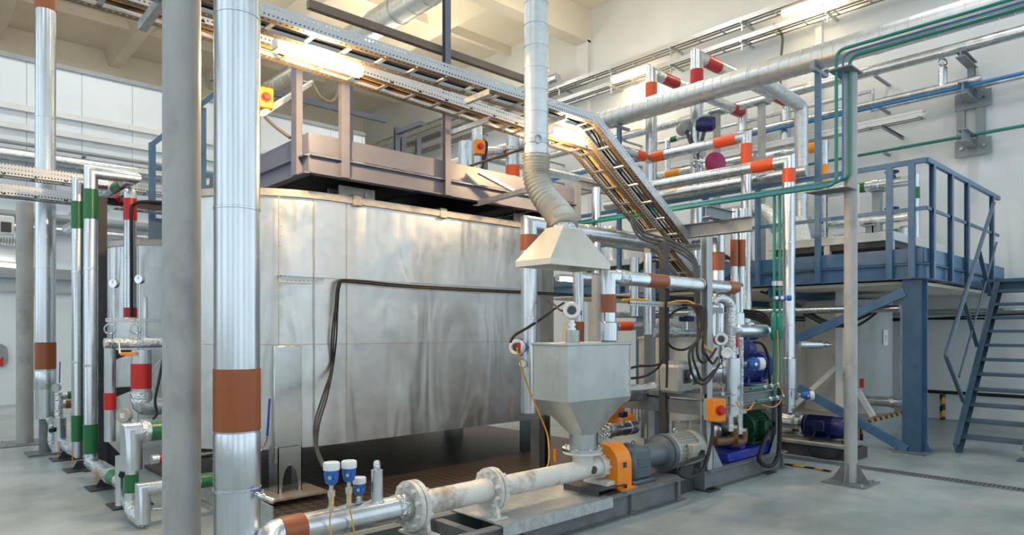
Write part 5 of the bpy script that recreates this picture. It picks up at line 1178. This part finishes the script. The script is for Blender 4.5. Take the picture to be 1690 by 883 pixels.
P('table_beam', MB().prof((q.x,3.56,.83), (q2.x,3.56,.83), C_(.12,.07,.008)), 'grey_light', fr); P('table_beam', MB().prof((q.x,3.56,.78), (q.x,4.6,.78), C_(.14,.07,.008)), 'grey_steel', fr); P('table_beam', MB().prof((q.x,3.56,.9), (q.x,4.6,.9), C_(.05,.09,.008)), 'grey_steel', fr)
P('table_plate', MB().box((q.x,3.56,.9), (q2.x,4.55,.915)), 'grey_steel', fr); P('table_leg', MB().box((q.x-.03,4.15,.19), (q.x+.05,4.23,.75)), 'grey_light', fr)
P('cross_bar', MB().prof((5.84,3.9,1.99), (7.2,3.9,1.99), C_(.07,.05,.006)), 'dark_steel', fr)
P('cross_bar', MB().prof((q.x,3.56,1.75), (q.x+.35,3.56,1.75), L_(.06,.06)), 'grey_light', fr)
isolator('orange isolator switch with red knob on the front post of the pump frame', (q.x+.0,3.45,toZ(q,675).z), (-.35,-1,0), 1.65)
# cast gear housing on the table
gh = T('gear_housing', 'pale cast gear housing with a dark bearing on the pump frame table', 'gear housing', (6.05,3.9,.915))
c = onY(1116,620,3.9); b = MB(); b.cbox(V(c.x,3.9,1.06), V(.13,0,0), V(0,.13,0), V(0,0,.145), .03); b.cyl((c.x,3.9,1.18), (c.x,3.9,1.24), .10); P('casing', b, 'gear_cast', gh)
P('bearing', MB().cbox(V(c.x,3.77,c.z), V(.07,0,0), V(0,.012,0), V(0,0,.07), .01).cyl((c.x,3.76,c.z), (c.x,3.735,c.z), .05), 'dark_steel', gh, 'dark bearing cap'); P('shaft_end', MB().cyl((c.x,3.74,c.z), (c.x,3.72,c.z), .025), 'chrome', gh)
P('barrel', MB().cyl((c.x+.12,3.9,1.1), (c.x+.75,3.9,1.1), .12, n=24), 'jacket', gh)
tk3 = T('pale_tank', 'pale upright cylindrical tank behind the gear housing', 'tank', (8.25,5.6,.0)); P('shell', MB().cyl((8.25,5.6,.3), (8.25,5.6,1.42), .43, n=36), 'hood_sheet', tk3); P('lid', MB().lathe((8.25,5.6,1.42), ZA, [(0,.45),(.03,.45),(.08,.2),(.1,.05)], 36), 'hood_sheet', tk3)
for k in range(3): t = k*2.1+.4; P('leg', MB().cyl((8.25+.36*math.cos(t),5.6+.36*math.sin(t),0), (8.25+.36*math.cos(t),5.6+.36*math.sin(t),.32), .03), 'hood_sheet', tk3)
# motors
motor('dark green ribbed motor on the cobalt base of the pump frame', V(6.95,3.78,.47), V(7.5,3.78,.47), .165, 'green_motor', V(-.1,-1,0).normalized(), loc=(7.2,3.78,.19), foot=True)
motor('deep blue ribbed motor on the upper level of the pump frame', V(7.08,3.92,1.12), V(7.72,3.92,1.12), .175, 'blue_motor', ZA, loc=(7.4,3.92,.92), foot=True)
cb = T('pump_plinth', 'cobalt blue base plate under the green motor', 'pump base', (6.8,3.75,.185)); P('block', MB().box((6.3,3.56,.185), (7.35,3.97,.285), .012), 'cobalt_paint', cb); P('pedestal', MB().box((6.62,3.6,.285), (6.72,3.9,.33), .008), 'cobalt_paint', cb)
rp_ = T('process_pump', 'small steel pump with rusty elbow in front of the green motor', 'pump', (6.5,3.75,.285))
P('volute', MB().lathe((6.45,3.8,.47), XA, [(-.07,.06),(-.05,.11),(.06,.11),(.1,.08),(.45,.05)], 24), 'chrome', rp_)
P('elbow', MB().tube([V(6.12,3.62,.42), V(6.4,3.62,.40), V(6.52,3.62,.40), V(6.52,3.62,.55)], .045, 14, .07, 5), 'rust', rp_, 'rust-brown elbow')
P('elbow', MB().tube([V(6.45,3.58,.38), V(6.68,3.6,.36), V(6.68,3.6,.5)], .045, 14, .08, 5), 'rust', rp_, 'rust-brown elbow')
for x, z0_, z1_ in ((6.43,.5,.70),(6.62,.45,.72)):
    P('pipe_spool', MB().cyl((x,3.62,z0_), (x,3.62,z1_), .042, n=16), 'stainless', rp_)
    for z in (z0_+.05, z1_-.03): P('flange', MB().lathe((x,3.62,z), ZA, [(-.014,.05),(-.014,.085),(-.002,.085),(-.002,.075),(.002,.075),(.002,.085),(.014,.085),(.014,.05)], 20), 'stainless', rp_)
# vertical jacketed pipe with foil arch
jv = V(onY(1207,640,3.6).x, 3.6, 0)
jp = T('jacketed_pipe', 'wide silver jacketed vertical pipe with a crumpled foil arch above it', 'pipe', toZ(jv,682))
P('jacket', MB().cyl(toZ(jv,683), toZ(jv,591), .092, n=28), 'jacket', jp); P('seam_strip', MB().bar(toZ(jv,683)+V(.07,-.075,0), toZ(jv,560)+V(.07,-.075,0), .035, .02), 'foil', jp, 'crinkled foil edge strip')
pts = [toZ(jv,592), toZ(jv,560), toZ(jv,525), onY(1206,505,3.6), onY(1196,494,3.62), onY(1184,492,3.65), onY(1177,500,3.68)]
sp2 = spline(pts, 6); P('foil_arch', MB().tube(sp2, [.05+.006*random.random() for _ in sp2], 16), 'foil', jp, 'crumpled foil arch')
a = onY(1176,555,3.72); P('spool', MB().lathe(toZ(a,556), ZA, [(0,.04),(.28,.04),(.28,.075),(.30,.075),(.30,.08),(.32,.08),(.32,.04)], 18), 'chrome', jp)
sy = T('side_strainer', 'silver jacketed side branch with a chrome spigot on the foil arch', 'strainer', onY(1237,556,3.5)); a, c = onY(1211,547,3.55), onY(1262,547,3.55)
a.z = c.z = onY(1237,546,3.55).z; P('jacket', MB().lathe(a, c-a, [(0,.04),(.05,.04),(.06,.07),((c-a).length,.072),((c-a).length+.004,.03)], 24), 'jacket', sy)
e = (c-a).normalized(); P('spigot', MB().lathe(c, e, [(0,.03),(.06,.03),(.06,.045),(.1,.045),(.1,.025),(.18,.025),(.18,.032),(.22,.032)], 14), 'chrome', sy); P('cover', MB().lathe(a.lerp(c,.5)+V(0,0,.065), ZA, [(0,.05),(.02,.05),(.025,.03)], 14).bar(a.lerp(c,.35)+V(0,0,.1), a.lerp(c,.65)+V(0,0,.1), .02, .008), 'chrome', sy)
transmitter('white-capped transmitter with red ring, upper of two on the foil arch', onY(1190,560,3.56), V(-.85,-.5,.02), None, 1.15, .05, win=True)
transmitter('white-capped transmitter, lower of two on the foil arch', onY(1196,583,3.52), V(-.8,-.6,.05), None, 1.0, .03)
solo('red_ring', MB().lathe(onY(1186,561,3.53), V(-.85,-.5,.02), [(-.01,.03),(-.01,.055),(.01,.055),(.01,.03)], 16), 'red_plastic', 'red ring handle by the upper transmitter of the foil arch', 'handle')
solo('red_tag', MB().cbox(onY(1217,565,3.5), V(.02,0,0), V(0,.012,0), V(0,0,.05), .005), 'red_plastic', 'red handle beside the jacketed side branch', 'handle')
transmitter('blue and white transmitter before the deep blue motor', onY(1224,601,3.6), V(.75,-.6,.02), None, 1.2, .06)
transmitter('blue and white transmitter low beside the orange-banded dropping pipe', onY(1318,652,3.75), V(.5,-.8,.0), None, 1.0, .03)
dg = T('dosing_head', 'navy pump head between the foil arch and the deep blue motor', 'pump', onY(1228,600,3.8)-V(0,0,.15)); q = onY(1228,575,3.8); P('casing', MB().lathe(q, XA, [(-.06,.05),(-.05,.1),(.05,.1),(.15,.07)], 18).tube([q, q+V(0,0,.14), q+V(.25,0,.14)], .05, 12, .06), 'blue_motor', dg)
cable('black_cable', 'black cable arching over the deep blue motor', [onY(1243,565,3.8), onY(1258,568,3.75), onY(1268,590,3.72), onY(1270,620,3.7), onY(1272,650,3.7)], .016)
# perforated strip, amber and black cables in the frame
b = MB(); y_ = 3.86; a, c = V(onY(1040,500,y_).x,y_,1.78), V(onY(1168,500,y_).x,y_,1.78); b.quad(a, c, c+V(0,0,.05), a+V(0,0,.05), .05, (c-a).length); b.quad(a, c, c+V(0,.05,0), a+V(0,.05,0), .05, (c-a).length)
solo('perforated_strip', b, 'strip_slot', 'perforated strip between the hopper riser and the pump frame', 'cable strip', smooth=0)
cable('amber_cable', 'amber cable lying on the perforated strip then dropping down the pump frame', [V(a.x-.1,y_+.01,1.83), V(a.x+.2,y_+.01,1.84), onY(1092,502,3.87), onY(1120,497,3.84), onY(1143,500,3.75), onY(1155,520,3.6), onY(1156,550,3.52), onY(1163,572,3.5), onY(1180,582,3.5)], .011, 'cable_amber')
for k in range(4):
    cable('black_cable', ('first','second','third','fourth')[k]+' black cable from the hopper in the clump beside the pale front post', [V(a.x+.1,y_+.03+.02*k,1.81), onY(1118+4*k,503,3.9), onY(1146+4*k,508,3.62-.02*k), onY(1152+4*k,545,3.5-.03*k), onY((1150,1143,1160,1138)[k],580,3.45-.03*k), onY((1158,1150,1165,1146)[k],(598,610,585,625)[k],3.42-.03*k), onY((1172,1160,1176,1166)[k],(590,628,600,632)[k],3.42-.03*k), onY((1182,1180,1184,1188)[k],(575,610,590,600)[k],3.44-.03*k)], .012)
for k, (p, lab) in enumerate((([(1020,625),(1060,622),(1085,608),(1094,590)], 'black cable rising in a curve from the hopper side to the dark rear post'), ([(1022,615),(1050,605),(1080,603),(1092,598)], 'thin black cable above the curved one at the dark rear post'), ([(1098,560),(1110,574),(1130,577),(1150,565)], 'black cable swagging before the pale upright tank'), ([(1100,530),(1108,518),(1122,510),(1134,508)], 'black cable arching up to the blue actuator'), ([(1100,480),(1099,540),(1101,600),(1100,640)], 'black cable tied down the dark rear post'))):
    cable('black_cable', lab, [onY(x, y, 3.85-.01*j) for j, (x, y) in enumerate(p)], .012)
q = onY(1133,526,3.95); va = T('valve_actuator', 'navy valve actuator beside the black cable clump', 'actuator', q-V(0,0,.05)); P('housing', MB().cbox(q, V(.08,0,0), V(0,.05,0), V(0,0,.03), .012), 'navy_paint', va); P('stem', MB().cyl(q-V(0,0,.12), q, .02), 'chrome', va); P('side_flange', MB().lathe(q+V(.12,0,.03), ZA, [(0,.06),(.02,.06),(.02,.04),(.06,.04)], 14), 'chrome', va)
cable('black_hose', 'thick black hose looping from the green motor up the frame end', [V(7.35,3.6,.5), onY(1253,752,3.42), onY(1263,768,3.42), onY(1277,766,3.44), onY(1285,745,3.46), onY(1287,700,3.48), onY(1287,640,3.5)], .024)
for k in range(4): cable('black_cable', ('topmost','second highest','second lowest','lowest')[k]+' black cable of the sheaf bending toward the green drop pipes', [onY(1190,505+2*k,4.4), onY(1225,512+3*k,4.2), onY(1255,515+5*k,4.0), onY(1270,528+6*k,3.9), onY(1276,548+4*k,3.8)], .016)
for k in range(3): cable('black_cable', ('outer','middle','inner')[k]+' black cable hanging in a bend beside the descending trays', [onY(1040,350+6*k,4.2), onY(1062-3*k,382+5*k,4.15), onY(1105-3*k,396+5*k,4.05), onY(1137-3*k,415+4*k,3.95), onY(1151-3*k,440,3.9), onY(1154-3*k,500,3.88)], .014, 'cable_grey')
for k in range(2): cable('black_cable', ('tall','low')[k]+' thin black cable arch under the descending trays', [onY(1055,448,5.0), onY(1062,432-6*k*-1,5.0), onY(1082,425+6*k,5.0), onY(1098,434+4*k,5.0), onY(1104,450,5.0)], .01)
for k in range(4): solo('coiled_cable', MB().torus(onY(1197+1.5*k,440+3*k,4.55+.03*k), V(.85,-.45,.1), .15+.01*k, .011, 28, 8), 'black_rubber', 'black cable coil hanging beside the brown-banded pair', 'cable', 'coiled black cables')
# ================================================================ NAVY PUMP, GREY TANK AND SKID UNDER THE PLATFORM
np_ = motor('navy electric motor of the pump under the orange-banded dropping pipe', V(8.5,3.72,.36), V(8.5,3.22,.36), .13, 'navy_paint', V(-1,0,.1).normalized(), loc=(8.5,3.5,.2), foot=True, lift=False)
hdp = T('pump_volute', 'stainless pump head below the orange-banded dropping pipe', 'pump', (8.5,3.96,.2)); P('volute', MB().lathe((8.5,3.74,.36), YA, [(0,.13),(.03,.135),(.06,.10),(.1,.10),(.12,.145),(.28,.145),(.32,.08)], 28), 'chrome', hdp); P('outlet', MB().cyl((8.5,3.96,.46), (8.5,3.96,.6), .055, n=18).lathe((8.5,3.96,.57), ZA, [(0,.055),(0,.09),(.03,.09),(.03,.055)], 20), 'chrome', hdp)
nb = T('pump_skid', 'low pale metal skid under the navy pump', 'skid', (8.5,3.6,0)); P('tray', MB().box((8.25,3.15,.14), (8.8,4.3,.19), .01), 'rim_steel', nb); P('frame', MB().box((8.28,3.1,.0), (8.77,4.32,.13)), 'dark_steel', nb, 'dark base frame')
cable('black_cable', 'black cable looping under the navy motor', [V(8.35,3.5,.4), onX(1335,735,8.3), onX(1350,754,8.25), onX(1378,755,8.25), onX(1392,742,8.3), onX(1390,728,8.4)], .014)
gt = T('storage_tank', 'matt grey upright cylindrical tank under the platform', 'tank', (11.2,4.25,.3))
P('shell', MB().cyl((11.2,4.25,.3), (11.2,4.25,2.01), .62, n=48), 'tank_grey', gt); P('hoop', MB().lathe((11.2,4.25,1.42), ZA, [(-.006,.62),(-.006,.626),(.006,.626),(.006,.62)], 48), 'tank_grey', gt); P('foot_ring', MB().lathe((11.2,4.25,.32), ZA, [(-.02,.62),(-.02,.64),(.02,.64),(.02,.62)], 48), 'tank_grey', gt)
ang = math.atan2(-.95, -.05); n_ = V(math.cos(ang), math.sin(ang), 0); lp_ = onD(1457, 557, 10.2); n_ = V(lp_.x-11.2, lp_.y-4.25, 0).normalized(); c = V(11.2,4.25,lp_.z)+n_*.628
sd_ = n_.cross(ZA); pn_ = T('paper_notice', 'small white paper notice stuck on the matt grey tank', 'notice', c-V(0,0,.12)); P('sheet', MB().hexa(c, sd_*.055, V(0,0,.115), n_*.004), 'dial', pn_)
for k in range(4): P('print_line', MB().hexa(c+n_*.006+V(0,0,.02-.025*k), sd_*(.032 if k < 3 else .015), V(0,0,.004), n_*.001), 'grey_light', pn_, 'line of grey print')
s3 = T('tank_skid', 'checker-plate skid with hazard-striped edge under the matt grey tank', 'skid', (11,4.8,0)); P('side_plate', MB().box((9.75,3.52,0), (12.3,3.54,.29)), 'galvanised', s3); P('side_plate', MB().box((9.75,3.52,0), (9.77,6.4,.29)), 'rim_steel', s3)
P('edge_strip', MB().box((9.74,3.5,.26), (12.3,3.52,.31)), 'hazard_stripe', s3, 'black and amber edge'); P('top', MB().box((9.75,3.52,.285), (12.3,6.4,.3)), 'rim_steel', s3)
P('edge_strip', MB().box((9.735,3.5,.0), (9.75,3.52,.26)), 'hazard_stripe', s3, 'black and amber edge')
wf = T('tank_stand', 'white square post with slanting braces before the matt grey tank', 'stand', (10.3,4.2,.3)); q = toY(V(10.3,0,0),1387); P('post', MB().box((q.x-.05,q.y-.05,.3), (q.x+.05,q.y+.05,2.14)), 'white_paint', wf)
P('brace', MB().bar(V(q.x,q.y+.05,1.0), V(q.x,q.y+.75,.32), .07, .07), 'white_paint', wf); P('brace', MB().bar(V(q.x,q.y-.05,1.0), V(q.x,q.y-.45,.32), .07, .07), 'white_paint', wf); P('red_knob', MB().cyl((q.x,q.y-.3,.72), (q.x,q.y-.3,.85), .03), 'red_plastic', wf, 'red knob')
q = toY(V(10.8,0,0),1495); pipe('riser_pipe', 'silver vertical pipe with a foil elbow tucked beside the platform corner column', [V(q.x,q.y,2.14), V(q.x,q.y,.5), V(q.x-.05,q.y+.5,.5)], .075, fil=.1, k=4, lips=0, foil=[(1,1476,1468)])
q = onX(1320,569,9.2); d_ = V(.75,-.66,0); sb = T('sample_valve', 'silver jacketed sample valve sticking out near the slim grey post', 'valve', q); P('jacket', MB().lathe(q, d_, [(0,.05),(.05,.058),(.3,.058),(.31,.03)], 20), 'jacket', sb); P('spigot', MB().lathe(q+d_*.31, d_, [(0,.03),(.04,.03),(.04,.045),(.07,.045),(.07,.02),(.13,.02)], 12), 'chrome', sb)
pipe('level_pipe', 'level silver pipe under the platform behind the slim grey post', [V(9.6,6.9,onX(1340,512,9.6).z), V(9.6,3.0,onX(1340,512,9.6).z)], .05, lips=0)
for k in range(3): cable('black_cable', ('highest','middle','lowest')[k]+' black cable sagging under the platform edge beam', [V(9.6,4.9-.1*k,2.13), V(9.62,4.4-.1*k,1.95-.1*k), V(9.65,4.0-.1*k,1.7-.05*k), V(9.7,3.6-.05*k,1.6+.1*k), V(9.75,3.2,1.9)], .016)
# ================================================================ EQUIPMENT ON THE PLATFORM DECK
def deck_table(label, x0, x1, y0, y1, zt, leg=2.412):
    r = T('equipment_table', label, 'table', ((x0+x1)/2,(y0+y1)/2,2.41))
    P('frame', MB().box((x0,y0,zt-.12), (x1,y1,zt), .008), 'white_paint', r); P('underframe', MB().box((x0+.05,y0+.05,zt-.2), (x1-.05,y1-.05,zt-.125)), 'dark_steel', r)
    for x in (x0+.06, x1-.06):
        for y in (y0+.06, (y0+y1)/2, y1-.06): P('leg', MB().box((x-.04,y-.04,2.413), (x+.04,y+.04,zt-.12)), 'white_paint', r)
    return r
deck_table('low white equipment table on the platform behind the slim grey post', 10.0, 12.4, 3.2, 5.0, 2.90)
deck_table('low white equipment table on the platform behind the descending trays', 10.2, 12.4, 6.3, 9.0, 2.90)
ms = T('mixer_vessel', 'small white cone-topped vessel on the far platform table', 'vessel', (10.6,7.9,2.9)); P('shell', MB().lathe((10.6,7.9,2.9), ZA, [(0,.22),(.3,.22),(.42,.08),(.5,.08)], 24), 'white_paint', ms); P('lid', MB().cyl((10.6,7.9,3.4), (10.6,7.9,3.43), .12, n=20), 'chrome', ms)
ms2 = T('mixer_vessel', 'silver drum-shaped vessel on the far platform table', 'vessel', (10.5,7.1,2.9)); P('shell', MB().lathe((10.5,7.1,2.9), ZA, [(0,.2),(.35,.2),(.4,.15)], 24), 'jacket', ms2); P('spigot', MB().cyl((10.5,7.1,3.3), (10.5,7.1,3.45), .04), 'chrome', ms2)
q = onX(1265,350,10.5); pipe('foil_pipe', 'bulky foil-covered pipe bend on the platform behind the orange-banded dropping pipe', [V(10.5,q.y+.9,q.z+.05), V(10.5,q.y,q.z+.05), V(10.5,q.y-.2,q.z-.3)], .12, m='foil', fil=.2, k=5, lips=0)
q = onX(1362,350,11.0); ck = T('valve_cluster', 'cluster of small black and chrome valves on the platform table', 'valve', (q.x,q.y,2.9)); b = MB(); b.cyl((q.x,q.y,2.9), toZ(q,320), .03)
for k in range(4): b.torus(toZ(q,330+25*k), V(math.sin(k),-1,0), .06, .014, 14, 6)
P('stem', b, 'dark_steel', ck); P('knob', MB().sphere(toZ(q,365)+V(-.08,0,0), .05), 'navy_paint', ck, 'navy knob')
for k, (p0, p1, r_, bnd, lab) in enumerate((((1405,318),(1506,291),.08,(1414,1429),'green-banded valve pipe at handrail height on the platform'), ((1405,368),(1500,356),.08,None,'thick valve pipe at half height on the platform'), ((1418,392),(1502,378),.05,(1469,1484),'thin green-banded pipe lowest of three on the platform'))):
    X0 = 11.6; a = onX(p0[0], p0[1], X0); c = onX(p1[0], p1[1], X0); z = (a.z+c.z)/2
    vp = pipe('valve_pipe', lab, [V(X0,a.y+.4,z), V(X0,c.y,z)], r_, [(0,bnd[0],bnd[1],'green_band')] if bnd else [], lips=.5, collars=[] if k == 2 else [(0,1440,1452,.012)])
    if k < 2:
        h = onX(1472, (284,344)[k], X0); hw = P('valve', MB().cyl(V(X0,h.y,z+r_-.01), V(X0,h.y,z+r_+.03), .06), 'navy_paint', vp, 'navy valve'); P('wheel', MB().torus(h, ZA, .09, .016, 20, 6).bar(h-V(.09,0,0), h+V(.09,0,0), .02, .015).bar(h-V(0,.09,0), h+V(0,.09,0), .02, .015), 'navy_paint', hw); P('stem', MB().cyl(V(X0,h.y,z+r_), h, .025).cyl(V(X0,h.y,z+r_), V(X0,h.y,z+r_+.05), .05), 'navy_paint', hw)
        s_ = onX(1448, 330, X0); solo('pipe_stand', MB().prof(V(X0,s_.y+(.1*k),2.9), V(X0,s_.y+.1*k,z-r_), C_(.12,.12,.01)).box((X0-.12,s_.y+.1*k-.1,z-r_-.02), (X0+.12,s_.y+.1*k+.1,z-r_)), 'grey_light', 'grey stand under the '+('handrail-height' if k == 0 else 'half-height')+' valve pipe', 'stand')
q = onX(1512,340,12.2); pipe('riser_pipe', 'slim vertical green-banded pipe at the platform corner post', [toZ(q,288), toZ(q,392)], .05, [(0,309,328,'green_band')], lips=0)
q = onX(1496,390,11.4); solo('silver_canister', MB().lathe(V(q.x,q.y,2.6), ZA, [(0,.12),(.5,.12),(.54,.08),(.55,.03)], 20), 'jacket', 'silver canister at the edge of the low white table', 'canister')
for px in (1361, 1416): q = onX(px, 300, 10.0); solo('guard_rail', MB().cyl(V(10.0,q.y,2.9), V(10.0,q.y,3.6), .02, n=8), 'white_paint', 'white upright of the low equipment table guard rail', 'guard rail', 'white guard rail uprights')
# ================================================================ FLOOR DRAIN
fd = T('floor_drain', 'narrow grated drain channel let into the concrete floor', 'drain', (8.05,.5,0)); P('channel', MB().box((7.97,-3,.0), (8.13,4.2,.003)), 'dark_steel', fd); b = MB()
for k in range(180): b.box((7.985,-3+.04*k,.003), (8.115,-3+.04*k+.012,.008))
b.box((7.965,-3,.0), (7.98,4.2,.009)); b.box((8.12,-3,.0), (8.135,4.2,.009)); P('grating', b, 'grey_steel', fd, smooth=0)
cable('amber_cable', 'amber and black hose lying on the floor near the slim grey post', [fl(1288,766)+V(0,0,.012), fl(1310,770)+V(0,0,.012), fl(1340,774)+V(0,0,.012), fl(1372,780)+V(0,0,.012)], .012, 'hazard_stripe')
# silver pipes behind the tank frame
for px, Y, r_, y0_, y1_, band, lab in ((787,9.6,.10,205,300,None,'plain silver riser behind the isolator switch on the tank frame'),(846,9.3,.13,222,315,(274,292),'silver riser with an orange-red band behind the tank frame'),(770,9.0,.14,235,300,None,'short silver bent pipe behind the tank frame')):
    q = onY(px, y0_, Y); pipe('riser_pipe', lab, [q, V(q.x,q.y,2.2)], r_, [(0,band[0],band[1],'orange_band')] if band else [], lips=.8, flanges=[(0,247)] if band else [])
q = onY(815,245,9.5); pipe('branch_pipe', 'short level pipe with an orange end band behind the tank frame', [onY(800,250,9.5), V(onY(838,236,9.5).x,9.5,onY(800,250,9.5).z+.1)], .1, [(0,826,836,'orange_band')], lips=0)
isolator('orange isolator switch on the rod behind the tank frame', onY(791,243,8.2), (-.4,-1,0), 1.7)
cable('black_cable', 'black cable hanging from the isolator switch behind the tank frame', [onY(797,230,8.2), onY(804,238,8.15), onY(800,262,8.15), onY(793,285,8.15)], .016)
solo('thin_rod', MB().cyl(onY(772,275,8.0), onY(872,243,6.4), .02, n=8), 'rust', 'thin rusty rod slanting to the hood duct clamp', 'rod')
pipe('level_pipe', 'thick silver level pipe behind the tank frame, ending at the hood duct', [V(onY(800,262,10.5).x,10.5,onY(810,262,10.5).z), V(13.0,10.5,onY(810,262,10.5).z)], .09, lips=1.5)
bar_ = T('pipe_rack', 'pale steel rack behind the flexible hose', 'rack', (8.3,6.4,0)); z = onY(960,305,6.4).z
P('beam', MB().prof((7.2,6.4,z), (9.2,6.4,z), C_(.12,.08,.008)), 'grey_post', bar_); zq = onY(1020,404,6.4).z; P('beam', MB().prof((7.0,6.4,zq), (onY(1068,404,6.4).x,6.4,zq), C_(.1,.08,.008)), 'grey_light', bar_)
P('beam', MB().prof((7.6,6.4,z), (7.6,9.2,z), C_(.1,.08,.008)), 'grey_post', bar_); q = toX(V(0,6.4,0),952); P('post', MB().prof(V(q.x,6.4,.0), V(q.x,6.4,z), C_(.09,.08,.008)), 'grey_post', bar_)

for px, y0_, X0, lab in ((1183,187,11.6,'grey round post under the farther red-banded crossing pipe'),(1257,172,11.6,'grey round post under the nearer red-banded crossing pipe')):
    q = onX(px,y0_,X0); r_ = T('support_post', lab, 'post', (X0,q.y,2.41)); P('shaft', MB().cyl((X0,q.y,2.42), (X0,q.y,q.z), .07, n=20), 'grey_post', r_); P('top_plate', MB().box((X0-.12,q.y-.12,q.z), (X0+.12,q.y+.12,q.z+.03)), 'grey_light', r_); P('base_plate', MB().box((X0-.14,q.y-.14,2.411), (X0+.14,q.y+.14,2.425)), 'grey_light', r_)
q = onX(1300,233,12.6); tray('punched_tray', 'pale punched tray running level behind the spiral duct branch', [V(12.6,3.6,q.z-.06), V(12.6,8.6,q.z-.06)], .2, .13, XA, rung=.8)
for y in (4.2,8.2): solo('tray_bracket', MB().prof((12.55,y,q.z-.1), (13.6,y,q.z-.1), C_(.05,.05,.005)), 'grey_light', 'grey wall arm holding the '+('nearer' if y < 5 else 'farther')+' end of the pale punched tray', 'bracket')
q = onX(1110,272,12.0)
c_ = onX(1010,352,11.0); vt = T('mixer_vessel', 'pale cylindrical vessel on the platform between the hood and the descending trays', 'vessel', (11.0,c_.y,2.9)); P('shell', MB().lathe((11.0,c_.y,2.9), ZA, [(0,.25),(.7,.25),(.78,.2),(.8,.05)], 28), 'jacket', vt); P('ring', MB().lathe((11.0,c_.y,3.3), ZA, [(-.02,.25),(-.02,.27),(.02,.27),(.02,.25)], 28), 'galvanised', vt)

solo('orange_pump', MB().lathe(onY(1256,692,4.35), XA, [(0,.05),(.02,.09),(.22,.09),(.25,.05)], 18).cyl(onY(1262,700,4.35), V(onY(1262,700,4.35).x,4.35,.19), .03), 'orange_band', 'orange-red pump casing behind the green motor', 'pump')
for k, (pts, lab) in enumerate((([(1214,662),(1222,674),(1236,676),(1246,662)], 'amber wire looping below the lower green branch pipe'), ([(1258,668),(1275,672),(1287,664),(1291,650),(1288,640)], 'amber wire curling at the feet of the green drop pipes'), ([(1283,545),(1285,590),(1284,640)], 'amber wire running down between the two green drop pipes'))): cable('amber_cable', lab, [onY(x,y,3.38) for x, y in pts], .006, 'cable_amber')
for k, (pts, lab) in enumerate((([(510,868),(522,860),(530,872),(520,884)], 'amber wire curled on the floor under the brown-banded suction pipe'), ([(556,858),(565,872),(580,880)], 'amber wire on the floor beneath the capped stub pipe'))): cable('amber_cable', lab, [fl(x,y+8)+V(0,0,.008) for x, y in pts], .005, 'cable_amber')
for k, (px, py, lab) in enumerate(((1188,604,'steel hand valve beside the lower white-capped transmitter'),(1192,650,'steel hand valve on the side of the wide jacketed pipe'))):
    q = onY(px,py,3.5); b = MB(); b.lathe(q, V(-.8,-.6,0), [(-.03,.02),(0,.03),(.03,.03),(.05,.018)], 10).bar(q, q+V(0,0,.07), .012, .012); solo('hand_valve', b, 'chrome', lab, 'valve')
